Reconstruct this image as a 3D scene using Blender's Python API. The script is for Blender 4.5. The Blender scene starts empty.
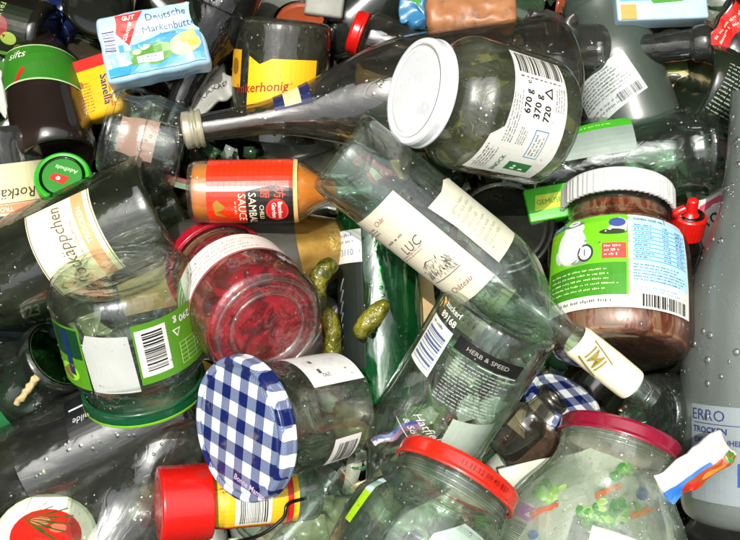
import bpy, bmesh, math, random
from mathutils import Vector, Matrix, noise
random.seed(7)
K = 0.00077            # metres per pixel-sized unit of the pile
H = 925.0              # camera height over z = 0, same unit
PI = math.pi
S = bpy.context.scene
COL = S.collection

# ------------------------------------------------------------------ helpers
def P(px, py, z):
    k = 1 - z / H
    return Vector(((px - 370) * k, (270 - py) * k, z))

def lin(h):
    h = h.lstrip('#')
    c = [int(h[i:i + 2], 16) / 255 for i in (0, 2, 4)]
    return [x / 12.92 if x <= .04045 else ((x + .055) / 1.055) ** 2.4 for x in c] + [1.0]

class NT:
    def __init__(self, name):
        self.m = bpy.data.materials.new(name)
        self.m.use_nodes = True
        self.t = self.m.node_tree
        self.t.nodes.clear()
        self.out = self.t.nodes.new('ShaderNodeOutputMaterial')
    def n(self, typ, **kw):
        o = self.t.nodes.new('ShaderNode' + typ)
        for k, v in kw.items():
            if k.startswith('i_'):
                o.inputs[k[2:].replace('_', ' ')].default_value = v
            else:
                setattr(o, k, v)
        return o
    def l(self, a, b):
        self.t.links.new(a, b)
    def math(self, op, a, b=None, clamp=False):
        o = self.n('Math', operation=op, use_clamp=clamp)
        for i, x in enumerate((a, b)):
            if x is None: continue
            if isinstance(x, (int, float)): o.inputs[i].default_value = x
            else: self.l(x, o.inputs[i])
        return o.outputs[0]
    def mixc(self, f, a, b):
        o = self.n('Mix', data_type='RGBA')
        for s, x in ((o.inputs[0], f), (o.inputs[6], a), (o.inputs[7], b)):
            if isinstance(x, (int, float, list, tuple)): s.default_value = x
            else: self.l(x, s)
        return o.outputs[2]
    def mixs(self, f, a, b):
        o = self.n('MixShader')
        if isinstance(f, (int, float)): o.inputs[0].default_value = f
        else: self.l(f, o.inputs[0])
        self.l(a, o.inputs[1]); self.l(b, o.inputs[2])
        return o.outputs[0]
    def noise(self, scale, detail=3, rough=.55, stretch=None, dist=0.0):
        tc = self.n('TexCoord'); src = tc.outputs['Object']
        if stretch:
            mp = self.n('Mapping'); mp.inputs['Scale'].default_value = stretch
            self.l(src, mp.inputs[0]); src = mp.outputs[0]
        o = self.n('TexNoise'); o.inputs['Scale'].default_value = scale
        o.inputs['Detail'].default_value = detail; o.inputs['Roughness'].default_value = rough
        o.inputs['Distortion'].default_value = dist
        self.l(src, o.inputs['Vector'])
        return o.outputs['Fac']
    def ramp(self, x, lo, hi):
        o = self.n('MapRange', clamp=True); o.interpolation_type = 'SMOOTHSTEP'
        o.inputs['From Min'].default_value = lo; o.inputs['From Max'].default_value = hi
        self.l(x, o.inputs['Value'])
        return o.outputs[0]
    def bump(self, h, strength, dist=.0006):
        o = self.n('Bump'); o.inputs['Strength'].default_value = strength
        o.inputs['Distance'].default_value = dist
        self.l(h, o.inputs['Height'])
        return o.outputs[0]
    def done(self, sh):
        self.l(sh, self.out.inputs[0]); return self.m

_mc = {}
INNER = {}
def paint(hexc, rough=.42, metal=0.0, var=.12, bump=.2, coat=0.0, spec=.5, scale=60, name=None, dirt=0.22):
    key = ('p', hexc, rough, metal, var, bump, coat, scale, dirt)
    if key in _mc: return _mc[key]
    t = NT(name or 'painted_' + hexc)
    c = lin(hexc)
    d = [x * (1 - var) for x in c[:3]] + [1]
    col = t.mixc(t.noise(scale, 4), d, c)
    if dirt:
        dm = t.ramp(t.noise(scale * .6, 6, .7), .52, .70)
        col = t.mixc(t.math('MULTIPLY', dm, dirt), col, lin('4a4234'))
    b = t.n('BsdfPrincipled')
    t.l(col, b.inputs['Base Color'])
    b.inputs['Metallic'].default_value = metal
    b.inputs['Coat Weight'].default_value = coat
    b.inputs['Coat Roughness'].default_value = .12
    rr = t.n('MapRange'); rr.inputs['To Min'].default_value = max(.03, rough - .1); rr.inputs['To Max'].default_value = rough + .1
    t.l(t.noise(scale * 1.7, 3), rr.inputs['Value']); t.l(rr.outputs[0], b.inputs['Roughness'])
    t.l(t.bump(t.noise(scale * .8, 3), bump, .0012), b.inputs['Normal'])
    _mc[key] = t.done(b.outputs[0]); return _mc[key]

def glass(name, centre, edge, rough=.085, haze=.05, wav=.5, refr=.45, f0=.10, drops=0.0, dirt='cfd2c8', spots=.0, blue=.0):
    """Blown glass wall: straight view through the middle, bending and darkening towards the grazing rim."""
    key = ('g', name)
    if key in _mc: return _mc[key]
    t = NT(name)
    lw = t.n('LayerWeight'); lw.inputs['Blend'].default_value = .5
    f = lw.outputs['Facing']
    tint = t.mixc(t.math('POWER', f, 4.0), lin(centre), lin(edge))
    wave = t.noise(40, 2, .5, (1, 1, .4), .8)
    fine = t.noise(120, 2, .55, (1, 1, .5))
    rid = t.math('ABSOLUTE', t.math('SUBTRACT', wave, .5))
    h = t.math('ADD', t.math('MULTIPLY', wave, 2.2), t.math('MULTIPLY', fine, .5))
    h = t.math('ADD', h, t.math('MULTIPLY', t.math('MINIMUM', rid, .03), 2.4))
    v0 = t.n('TexVoronoi'); v0.inputs['Scale'].default_value = 150
    t0 = t.n('TexCoord'); t.l(t0.outputs['Object'], v0.inputs['Vector'])
    pim = t.math('MULTIPLY', t.math('SUBTRACT', 1.0, t.ramp(v0.outputs['Distance'], .05, .30)), t.math('GREATER_THAN', fine, .56))
    h = t.math('ADD', h, t.math('MULTIPLY', pim, .7))
    if drops:
        vo = t.n('TexVoronoi'); vo.inputs['Scale'].default_value = 260
        tc = t.n('TexCoord'); t.l(tc.outputs['Object'], vo.inputs['Vector'])
        dr = t.math('SUBTRACT', 1.0, t.ramp(vo.outputs['Distance'], .12, .34))
        dr = t.math('MULTIPLY', dr, t.ramp(t.noise(70, 2), .45, .6))
        h = t.math('ADD', h, t.math('MULTIPLY', dr, drops))
    nrm = t.bump(h, wav, .002)
    tr = t.n('BsdfTransparent'); t.l(tint, tr.inputs[0])
    rf = t.n('BsdfRefraction'); rf.inputs['IOR'].default_value = 1.4; rf.inputs['Roughness'].default_value = .02
    t.l(tint, rf.inputs['Color']); t.l(nrm, rf.inputs['Normal'])
    base = t.mixs(t.math('MULTIPLY', t.math('POWER', f, 3.6), refr * 1.9, True), tr.outputs[0], rf.outputs[0])
    if haze:  # dust film whose pale streaks also paint brightness into the glass
        df = t.n('BsdfDiffuse'); df.inputs[0].default_value = lin(dirt)
        tl = t.n('BsdfTranslucent'); tl.inputs[0].default_value = lin(dirt)
        sc = t.mixs(.5, df.outputs[0], tl.outputs[0])
        hz = t.math('ADD', t.math('ADD', haze * .3, t.math('MULTIPLY', t.ramp(wave, .35, .7), haze * .4)),
                    t.math('MULTIPLY', t.ramp(t.noise(75, 4, .7, (1, 1, .3), .4), .52, .70), haze * .9), True)
        if spots:
            sp = t.ramp(t.noise(150, 3, .5), .62, .70)
            hz = t.math('ADD', hz, t.math('MULTIPLY', sp, spots), True)
        base = t.mixs(hz, base, sc)
    gl = t.n('BsdfGlossy'); gl.inputs['Roughness'].default_value = rough
    t.l(nrm, gl.inputs['Normal'])
    fr = t.math('ADD', f0, t.math('MULTIPLY', t.math('POWER', f, 4.5), .8), True)
    sh = t.mixs(fr, base, gl.outputs[0])
    _mc[key] = t.done(sh)
    # the inner face of the same wall: clean, so it stays sharp
    u = NT(name + '_inside'); lw = u.n('LayerWeight'); lw.inputs['Blend'].default_value = .5; f = lw.outputs['Facing']
    tint = u.mixc(u.math('POWER', f, 4.0), lin(centre), lin(edge))
    tr = u.n('BsdfTransparent'); u.l(tint, tr.inputs[0])
    rf = u.n('BsdfRefraction'); rf.inputs['IOR'].default_value = 1.4; rf.inputs['Roughness'].default_value = .01; u.l(tint, rf.inputs['Color'])
    base = u.mixs(u.math('MULTIPLY', u.math('POWER', f, 3.6), refr * 1.9, True), tr.outputs[0], rf.outputs[0])
    gl = u.n('BsdfGlossy'); gl.inputs['Roughness'].default_value = .045
    fr = u.math('ADD', f0 * .7, u.math('MULTIPLY', u.math('POWER', f, 5), .7), True)
    INNER[_mc[key].name] = u.done(u.mixs(fr, base, gl.outputs[0]))
    return _mc[key]

def residue(name, c1, c2, cover=.5, scale=40, stretch=None, soft=.05, rough=.25, thin=.25, tint='f2f0ee', sheer=.35):
    """Food left on the inside of a jar: patches with holes between them."""
    key = ('r', name)
    if key in _mc: return _mc[key]
    t = NT(name)
    a = t.noise(scale, 6, .62, stretch, dist=.8)
    mask = t.ramp(a, 1 - cover - soft, 1 - cover + soft)
    mask = t.math('ADD', t.math('MULTIPLY', mask, 1 - thin), thin * .8, True)
    b = t.n('BsdfPrincipled')
    t.l(t.mixc(t.noise(scale * 2.3, 4), lin(c1), lin(c2)), b.inputs['Base Color'])
    b.inputs['Roughness'].default_value = rough
    b.inputs['Subsurface Weight'].default_value = .0
    t.l(t.bump(t.noise(scale * 3, 4), .6, .002), b.inputs['Normal'])
    tr = t.n('BsdfTransparent'); tr.inputs[0].default_value = lin(tint)
    tl = t.n('BsdfTranslucent'); tl.inputs[0].default_value = lin(c2)
    _mc[key] = t.done(t.mixs(mask, tr.outputs[0], t.mixs(sheer, b.outputs[0], tl.outputs[0]))); return _mc[key]

def gingham():
    t = NT('blue_gingham_print')
    tc = t.n('TexCoord'); mp = t.n('Mapping')
    mp.inputs['Rotation'].default_value = (0, 0, math.radians(28))
    t.l(tc.outputs['Object'], mp.inputs[0])
    sx = t.n('SeparateXYZ'); t.l(mp.outputs[0], sx.inputs[0])
    per = 26 * K
    def stripe(o, k=1.0):
        return t.math('LESS_THAN', t.math('FRACT', t.math('MULTIPLY', t.math('ADD', o, 10.0 * per), 1 / per)), .5)
    a, b = stripe(sx.outputs[0]), stripe(sx.outputs[1])
    wv = t.n('TexWave'); wv.inputs['Scale'].default_value = 420; wv.bands_direction = 'DIAGONAL'
    t.l(mp.outputs[0], wv.inputs['Vector'])
    half = t.mixc(t.math('MULTIPLY', wv.outputs['Fac'], .5), lin('46557c'), lin('a3abbe'))
    both = t.math('MULTIPLY', a, b); anyy = t.math('MAXIMUM', a, b)
    c = t.mixc(anyy, lin('dfe2e4'), half); c = t.mixc(both, c, lin('101c55'))
    c = t.mixc(t.math('MULTIPLY', t.ramp(t.noise(55, 6, .7), .54, .70), .45), c, lin('8a8474'))
    bs = t.n('BsdfPrincipled'); t.l(c, bs.inputs['Base Color']); bs.inputs['Roughness'].default_value = .28
    t.l(t.bump(t.noise(22, 2), .12, .002), bs.inputs['Normal'])
    return t.done(bs.outputs[0])

def link(name, me, parent=None):
    o = bpy.data.objects.new(name, me); COL.objects.link(o)
    if parent: o.parent = parent
    return o

def tag(o, label=None, cat=None, group=None, kind=None):
    if label: o['label'] = label
    if cat: o['category'] = cat
    if group: o['group'] = group
    if kind: o['kind'] = kind
    return o

def mesh_from(verts, faces, name, mats, smooth=True, scale=K):
    me = bpy.data.meshes.new(name)
    me.from_pydata([tuple(c * scale for c in v) for v in verts], [], faces)
    for m in (mats if isinstance(mats, (list, tuple)) else [mats]): me.materials.append(m)
    if smooth: me.polygons.foreach_set('use_smooth', [True] * len(me.polygons))
    me.update(); return me

def roundprof(p, d):
    q = [p[0]]
    for a, b in zip(p, p[1:]):
        L = math.hypot(b[0] - a[0], b[1] - a[1])
        if L > 2.2 * d:
            for k in (d / L, 1 - d / L): q.append((a[0] + (b[0] - a[0]) * k, a[1] + (b[1] - a[1]) * k))
        q.append(b)
    for _ in range(2):
        r = [q[0]]
        for a, b in zip(q, q[1:]):
            r.append((a[0] * .75 + b[0] * .25, a[1] * .75 + b[1] * .25))
            r.append((a[0] * .25 + b[0] * .75, a[1] * .25 + b[1] * .75))
        r.append(q[-1]); q = r
    return q

def lathe(prof, seg=80, mod=None, wob=0.0, sd=0.0):
    """prof: (r, z) list; poles collapse when r == 0."""
    V, F, rows = [], [], []
    for i, (r, z) in enumerate(prof):
        if r < 1e-3:
            V.append((0, 0, z)); rows.append([len(V) - 1] * seg)
        else:
            row = []
            for k in range(seg):
                a = 2 * PI * k / seg
                rr = r * (mod(a, z) if mod else 1)
                if wob: rr *= 1 + wob * noise.noise((math.cos(a) * 1.5, math.sin(a) * 1.5, z * .02 + sd))
                V.append((rr * math.cos(a), rr * math.sin(a), z)); row.append(len(V) - 1)
            rows.append(row)
    for A, B in zip(rows, rows[1:]):
        for k in range(seg):
            a, b, c, d = A[k], A[(k + 1) % seg], B[(k + 1) % seg], B[k]
            f = []
            for v in (a, b, c, d):
                if v not in f: f.append(v)
            if len(f) > 2: F.append(f)
    return V, F

def interp(prof, z):
    best = -1
    for (r0, z0), (r1, z1) in zip(prof, prof[1:]):
        if min(z0, z1) <= z <= max(z0, z1) and abs(z1 - z0) > 1e-6:
            best = max(best, r0 + (r1 - r0) * (z - z0) / (z1 - z0))
    if best >= 0: return best
    return prof[-1][0] if z > prof[-1][1] else max(r for r, _ in prof[:6])

# ---- printed artwork, laid out flat in unit pixels and then wrapped
_tc = {}
def text_mesh(s, bold, shear):
    k = (s, bold, shear)
    if k not in _tc:
        cu = bpy.data.curves.new('lettering', 'FONT'); cu.body = s; cu.size = 1
        cu.align_x = 'CENTER'; cu.align_y = 'CENTER'; cu.offset = bold; cu.shear = shear
        cu.resolution_u = 2
        o = bpy.data.objects.new('lettering', cu)
        me = bpy.data.meshes.new_from_object(o)
        _tc[k] = ([tuple(v.co) for v in me.vertices], [tuple(p.vertices) for p in me.polygons])
        bpy.data.objects.remove(o); bpy.data.curves.remove(cu); bpy.data.meshes.remove(me)
    return _tc[k]

class Art:
    def __init__(self): self.e = []
    def poly(self, pts, c, layer=0):
        self.e.append(([(x, y) for x, y in pts], [tuple(range(len(pts)))], c, layer)); return self
    def rect(self, x0, y0, x1, y1, c, layer=0):
        return self.poly([(x0, y0), (x1, y0), (x1, y1), (x0, y1)], c, layer)
    def ell(self, cx, cy, rx, ry, c, layer=1, rot=0, n=28):
        R = math.radians(rot)
        return self.poly([(cx + rx * math.cos(a) * math.cos(R) - ry * math.sin(a) * math.sin(R),
                           cy + rx * math.cos(a) * math.sin(R) + ry * math.sin(a) * math.cos(R)) for a in [2 * PI * i / n for i in range(n)]], c, layer)
    def text(self, s, x, y, size, c, layer=2, rot=0, bold=.0, shear=0, sx=1):
        v, f = text_mesh(s, bold, shear); R = math.radians(rot)
        self.e.append(([(x + (a * sx * math.cos(R) - b * math.sin(R)) * size, y + (a * sx * math.sin(R) + b * math.cos(R)) * size) for a, b, _ in v], f, c, layer)); return self
    def bars(self, x0, y0, x1, y1, c, layer=2, vertical=True, n=26):
        rnd = random.Random(int(x0 * 7 + y0 * 3 + 11)); L = (x1 - x0) if vertical else (y1 - y0)
        w = [rnd.choice((1, 1, 2, 3)) for _ in range(2 * n)]; tot = sum(w); p = 0
        for i, k in enumerate(w):
            a, b = p / tot * L, (p + k) / tot * L; p += k
            if i % 2 == 0:
                if vertical: self.rect(x0 + a, y0, x0 + b, y1, c, layer)
                else: self.rect(x0, y0 + a, x1, y0 + b, c, layer)
        return self
    def lines(self, x0, y0, x1, y1, n, c, layer=2, h=.42):
        """rows of print too small to read"""
        rnd = random.Random(int(x0 * 5 + y0 * 13 + n)); lh = (y1 - y0) / n
        for i in range(n):
            y = y0 + lh * (i + .5); x = x0; end = x0 + (x1 - x0) * rnd.uniform(.75, 1)
            while x < end:
                cw = max(.55, lh * .36)
                for _ in range(rnd.choice((2, 3, 4, 5, 7))):
                    if x + cw > end: break
                    k = rnd.random(); yy = lh * h * .5
                    self.rect(x, y - yy * (1.5 if k < .1 else 1), x + cw * rnd.uniform(.45, .75), y + yy * rnd.choice((.45, .6, 1, 1.3)), c, layer); x += cw
                x += cw * .9
        return self

def build_art(art, name, parent, mapf, rot=0, step=5.0, vstep=None):
    mats, bm = [], bmesh.new(); R = math.radians(rot)
    ca, sa = math.cos(R), math.sin(R)
    for pts, faces, c, layer in art.e:
        m = c if not isinstance(c, str) else paint(c)
        if m not in mats: mats.append(m)
        mi = mats.index(m)
        vs = [bm.verts.new((x * ca - y * sa, x * sa + y * ca, layer)) for x, y in pts]
        for f in faces:
            try: fc = bm.faces.new([vs[i] for i in f]); fc.material_index = mi
            except ValueError: pass
    bmesh.ops.recalc_face_normals(bm, faces=bm.faces[:])
    for f in bm.faces:
        if f.normal.z < 0: f.normal_flip()
    if step:
        for ax, st in ((0, step), (1, vstep)):
            if not st: continue
            lo = min(v.co[ax] for v in bm.verts); hi = max(v.co[ax] for v in bm.verts)
            k = math.ceil(lo / st) * st
            while k < hi:
                no = Vector((1, 0, 0)) if ax == 0 else Vector((0, 1, 0))
                bmesh.ops.bisect_plane(bm, geom=bm.verts[:] + bm.edges[:] + bm.faces[:], plane_co=no * k, plane_no=no, dist=1e-4)
                k += st
    for v in bm.verts:
        v.co = Vector(mapf(v.co.x, v.co.y, v.co.z)) * K
    me = bpy.data.meshes.new(name); bm.to_mesh(me); bm.free()
    for m in mats: me.materials.append(m)
    return link(name, me, parent)

GLINT_VESSELS = []
class Vessel:
    def __init__(s, name, label, cat, A, B, prof, mat, t=3.0, roll=0, d=10, seg=88, mod=None, part='body', group=None, solid=False, wob=0.0, base=True):
        a, b = P(*A), P(*B); s.L = (b - a).length
        mz = (A[2] + B[2]) / 2; s.s = 1 - mz / H
        z = (b - a).normalized(); mid = (a + b) / 2
        x = (Vector((0, 0, H)) - mid); x = (x - z * x.dot(z)).normalized(); y = z.cross(x)
        M = Matrix((x, y, z)).transposed().to_4x4() @ Matrix.Rotation(math.radians(roll), 4, 'Z')
        M.translation = a * K
        s.root = bpy.data.objects.new(name, None); COL.objects.link(s.root)
        s.root.empty_display_size = .02
        s.root.matrix_world = M
        tag(s.root, label, cat, group)
        s.out = roundprof([(r * s.s, q * s.L) for r, q in prof], d * s.s)
        if solid:
            pr = s.out + ([(0, s.out[-1][1])] if s.out[-1][0] > .01 else [])
            s.inn = s.out
        else:
            inn = []
            n = len(s.out)
            for i, (r, zz) in enumerate(s.out):
                p, q = s.out[max(0, i - 1)], s.out[min(n - 1, i + 1)]
                dx, dz = q[0] - p[0], q[1] - p[1]; l = math.hypot(dx, dz) or 1
                inn.append((max(0.0, r - dz / l * t), zz + dx / l * t * 1.5 if i < n - 1 else zz))
            inn[0] = (0, inn[0][1]); s.inn = inn
            pr = s.out + inn[::-1]
        vs, fs = lathe(pr, seg, mod, wob, a.x * .01)
        s.body = link(part, mesh_from(vs, fs, part, mat), s.root)
        if not solid and mat.name in INNER:
            me = s.body.data; me.materials.append(INNER[mat.name]); no = (len(s.out) - 1) * seg
            me.polygons.foreach_set('material_index', [0 if i < no else 1 for i in range(len(me.polygons))])
        s.t = t
        if not solid and name in ('sekt_bottle', 'smoky_bottle', 'empty_jar', 'clear_bottle', 'honey_jar', 'dark_clear_bottle', 'clear_juice_bottle', 'green_bottle', 'gingham_lid_jar', 'green_glass_mug', 'clear_broken_jar', 'tumbler', 'tomato_lid_jar', 'jam_jar', 'spread_jar', 'green_label_jar'): GLINT_VESSELS.append((s, 90))  # vessels that get extra drops for glints
    def r(s, v): return interp(s.out, v)
    def label(s, art, ang=0, v=0, rot=0, name='label', off=.5, sc=1.0, step=5.0, vstep=12, inside=False, lab=None):
        """wrap art round the vessel: ang degrees from the side facing the camera (+ = right of the axis), v px from the base"""
        v0 = v * s.s; A0 = math.radians(ang); rr = max(5, s.r(v0))
        def f(u, w, l):
            vv = v0 + w * s.s * sc; R = s.r(vv) + (off + l * .16 if not inside else -s.t - 1 - l * .16)
            th = A0 + u * s.s * sc / rr
            return (R * math.cos(th), R * math.sin(th), vv)
        o = build_art(art, name, s.root, f, rot, step, vstep)
        if lab: o['label'] = lab
        return o
    def top(s, art, name='print', z=None, rot=0):
        zz = z if z is not None else s.L
        return build_art(art, name, s.root, lambda u, w, l: (u * s.s, w * s.s, zz + .3 + l * .16), rot, None)
    def sleeve(s, t0, t1, mat, name='foil', off=.8, mod=None, cap=False):
        zs = [s.L * (t0 + (t1 - t0) * i / 14) for i in range(15)]
        pr = [(s.r(z) + off, z) for z in zs]
        if cap: pr += [(pr[-1][0] * .6, pr[-1][1] + 1), (0, pr[-1][1] + 1)]
        vs, fs = lathe(pr, 72, mod); return link(name, mesh_from(vs, fs, name, mat), s.root)
    def lid(s, r, h, mat, z=None, name='lid', ribs=0, dome=0, curl=True, round_=3, groove=True):
        zz = (s.L if z is None else z * s.s); r *= s.s; h *= s.s
        if curl: p = [(r - 3, zz - h), (r + .6, zz - h - .5), (r + 1.2, zz - h + 2), (r, zz - h + 4), (r, zz - 3), (r - 1.5, zz), (r - 5, zz + .8)]
        else: p = [(r - 3, zz - h), (r, zz - h), (r, zz - 2), (r - 2, zz)]
        if groove: p += [(r - 9, zz - 1.2), (r - 12, zz - .4 + dome * .5)]
        p += [(0, zz - .2 + dome)]
        p = roundprof(p, round_ * .5)
        mod = (lambda a, z_: 1 + .013 * (1 if math.sin(a * ribs) > 0 else -1) * (1 if z_ < zz - 4 else 0)) if ribs else None
        vs, fs = lathe(p, max(96, ribs * 4), mod)
        return link(name, mesh_from(vs, fs, name, mat), s.root)
    def liner(s, r, h, mat):
        r *= s.s; z = s.L - h * s.s
        vs, fs = lathe([(0, z + 2), (r - 4, z + 2), (r - 4, z), (r, z)], 80); return link('liner', mesh_from(vs, fs, 'liner', mat), s.root)
    def threads(s, r, v0, n, gap, mat, tr=1.5):
        vs, fs = [], []
        for k in range(n):
            z = s.L - (v0 + k * gap) * s.s
            a, b = lathe([(r * s.s + tr * math.cos(q) - .3, z + tr * math.sin(q)) for q in [2 * PI * i / 10 for i in range(11)]], 80)
            fs += [[i + len(vs) for i in f] for f in b]; vs += a
        return link('screw_thread', mesh_from(vs, fs, 'screw_thread', mat), s.root)
    def fill(s, mat, t0=.03, t1=.9, name='residue', off=.8, cap=False):
        pr = [(0, s.inn[0][1] + .5)] if t0 < .05 else []
        zs = [s.L * (t0 + (t1 - t0) * i / 24) for i in range(25)]
        pr += [(max(1, s.r(z) - s.t - off), z) for z in zs]
        if cap: pr += [(0, zs[-1])]
        vs, fs = lathe(pr, 72); return link(name, mesh_from(vs, fs, name, mat), s.root)
    def drops(s, n, mat, size=(.8, 2.2), t0=.05, t1=.95, arc=85):  # condensation on steamed and frosted glass, elsewhere drops added for sparkle
        bm = bmesh.new(); rnd = random.Random(n)
        for _ in range(n):
            z = s.L * rnd.uniform(t0, t1); a = math.radians(rnd.uniform(-arc, arc)); R = s.r(z) + .1
            q = (size[0] + (size[1] - size[0]) * rnd.random() ** 3) * s.s
            bmesh.ops.create_icosphere(bm, subdivisions=2, radius=1, matrix=Matrix.Translation((R * math.cos(a) * K, R * math.sin(a) * K, z * K)) @ Matrix.Rotation(a, 4, 'Z') @ Matrix.Diagonal((q * .55 * K, q * K, q * K * rnd.uniform(.9, 1.5), 1)))
        me = bpy.data.meshes.new('water_glint_drops'); bm.to_mesh(me); bm.free(); me.materials.append(mat)
        me.polygons.foreach_set('use_smooth', [True] * len(me.polygons))
        o = link('water_glint_drops', me, s.root); o['kind'] = 'stuff'; return o

def curve(r0, t0, r1, t1, n=7):
    return [(r0 + (r1 - r0) * (.5 - .5 * math.cos(PI * i / n)), t0 + (t1 - t0) * i / n) for i in range(n + 1)]
def bottle(r, n, t1, t2, lip=None, punt=.05, b=0.0):
    lip = lip or n * 1.18
    return [(0, punt), (r * .5, punt * .7), (r * .82, .004), (r * .97, .008), (r, .03 + b), (r, t1 * .5)] + curve(r, t1, n, t2) + [(n * .97, .94), (lip, .95), (lip, .985), (n * 1.02, 1)]
def jar(r, n, t1=.74, t2=.88, bot=.8, punt=.03):
    return [(0, punt), (r * .6, punt * .8), (r * bot, .0), (r * .97, .03), (r, .09), (r, .4)] + curve(r, t1, n, t2, 5) + [(n, .93), (n * 1.03, .94), (n, .96), (n * 1.03, .975), (n * .98, 1)]

def flat_root(name, label, cat, c, rot=0, tx=0, ty=0, group=None):
    o = bpy.data.objects.new(name, None); COL.objects.link(o); o.empty_display_size = .02
    M = Matrix.Rotation(math.radians(-rot), 4, 'Z') @ Matrix.Rotation(math.radians(tx), 4, 'X') @ Matrix.Rotation(math.radians(ty), 4, 'Y')
    M.translation = P(*c) * K; o.matrix_world = M
    return tag(o, label, cat, group)
def boxy(name, parent, sx, sy, sz, mat, bev=3, z0=0, crumple=0, cut=0, taper=1.0, seed=0):
    bm = bmesh.new(); bmesh.ops.create_cube(bm, size=1)
    for v in bm.verts:
        k = taper if v.co.z < 0 else 1
        v.co = Vector((v.co.x * sx * k, v.co.y * sy * k, v.co.z * sz + z0))
    if bev: bmesh.ops.bevel(bm, geom=bm.edges[:], offset=bev, segments=4, profile=.5, affect='EDGES')
    if cut: bmesh.ops.subdivide_edges(bm, edges=[e for e in bm.edges if e.calc_length() > cut], cuts=10, use_grid_fill=True)
    for v in bm.verts:
        if crumple: v.co += Vector([noise.noise(v.co * .06 + Vector((seed, k * 9, 0))) * crumple for k in range(3)])
        v.co *= K
    me = bpy.data.meshes.new(name); bm.to_mesh(me); bm.free(); me.materials.append(mat)
    me.polygons.foreach_set('use_smooth', [True] * len(me.polygons))
    return link(name, me, parent)
def flat_art(art, name, parent, sz, crumple=0, seed=0, rot=0, step=None):
    def f(u, w, l):
        v = Vector((u, w, sz))
        if crumple: v += Vector([noise.noise(v * .06 + Vector((seed, k * 9, 0))) * crumple for k in range(3)])
        return v + Vector((0, 0, (1.1 if crumple else .35) + l * .18))
    return build_art(art, name, parent, f, rot, step, step)

def tube(pts, rad, seg=20, name='body', mat=None, parent=None, n=40, bumps=0.0, sd=0):
    """pts control points (unit px), rad function of 0..1"""
    P_ = [Vector(p) for p in pts]; Q = []
    P2 = [P_[0] * 2 - P_[1]] + P_ + [P_[-1] * 2 - P_[-2]]
    for i in range(n + 1):
        t = i / n * (len(P_) - 1); k = min(int(t), len(P_) - 2); u = t - k
        a, b, c, d = P2[k:k + 4]
        Q.append(.5 * ((2 * b) + (c - a) * u + (2 * a - 5 * b + 4 * c - d) * u * u + (3 * b - a - 3 * c + d) * u ** 3))
    V, F = [], []; up = Vector((0, 0, 1))
    for i, q in enumerate(Q):
        tg = (Q[min(i + 1, n)] - Q[max(i - 1, 0)]).normalized()
        sx = tg.cross(up); sx = sx.normalized() if sx.length > 1e-3 else Vector((1, 0, 0)); sy = sx.cross(tg)
        for k in range(seg):
            a = 2 * PI * k / seg; r = rad(i / n)
            dv = sx * math.cos(a) + sy * math.sin(a)
            if bumps: r *= 1 + bumps * noise.noise((q + dv * r) * .22 + Vector((sd, 0, 0)))
            V.append(tuple(q + dv * r))
    for i in range(n):
        for k in range(seg): F.append((i * seg + k, i * seg + (k + 1) % seg, (i + 1) * seg + (k + 1) % seg, (i + 1) * seg + k))
    F += [tuple(range(seg))[::-1], tuple(n * seg + k for k in range(seg))]
    return link(name, mesh_from(V, F, name, mat), parent)

def tube_thing(name, label, cat, pts, rad, mat, group=None, **kw):
    w = [P(*p) for p in pts]; o0 = w[0]
    o = tube([p - o0 for p in w], rad, name=name, mat=mat, **kw); o.location = o0 * K
    return tag(o, label, cat, group)

# ------------------------------------------------------------------ materials
CLEAR = glass('clear_glass', 'f8fefa', '7fa690', haze=.05, dirt='dfe2da')
CLEAR2 = glass('thick_clear_glass', 'f8fefa', '78a08a', haze=.06, wav=.6, f0=.11, dirt='dfe2da')
DIRTY = glass('dusty_clear_glass', 'cfd3cc', '5c645c', haze=.34, spots=.5, dirt='6d6c60')
STEAM = glass('steamed_clear_glass', 'fbfdfb', '86a892', haze=.25, drops=.9, dirt='d2dccf')
SMOKE = glass('smoky_clear_glass', 'dcd8ca', '46433a', haze=.08, wav=.28, f0=.15)
GREY = glass('greyish_clear_glass', 'f0f3ee', '7a857c', haze=.10, wav=.55, f0=.11)
GREEN = glass('green_glass', '7fbf95', '1c5a34', haze=.06, wav=.3, f0=.08)
BRIGHTG = glass('bright_green_glass', '7fcf9a', '1a6a3a', haze=.6, wav=.35, f0=.11, dirt='1c7a40')
OLIVE = glass('dark_olive_glass', '5f6c52', '1f281a', haze=.04, f0=.08)
BROWN = glass('brown_glass', '6b5236', '2b1d10', haze=.03, f0=.07)
PALEG = glass('pale_green_glass', 'e4f2e8', '6f9a80', haze=.07, wav=.7, f0=.11)
WATER_GLINT = NT('water_drop')
_g = WATER_GLINT.n('BsdfGlossy', i_Roughness=.02); _t = WATER_GLINT.n('BsdfTransparent'); _lw = WATER_GLINT.n('LayerWeight')
WATER_GLINT = WATER_GLINT.done(WATER_GLINT.mixs(WATER_GLINT.math('ADD', .28, WATER_GLINT.math('MULTIPLY', _lw.outputs['Facing'], .4)), _t.outputs[0], _g.outputs[0]))  # gloss raised so that the drops show as white glints
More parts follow.
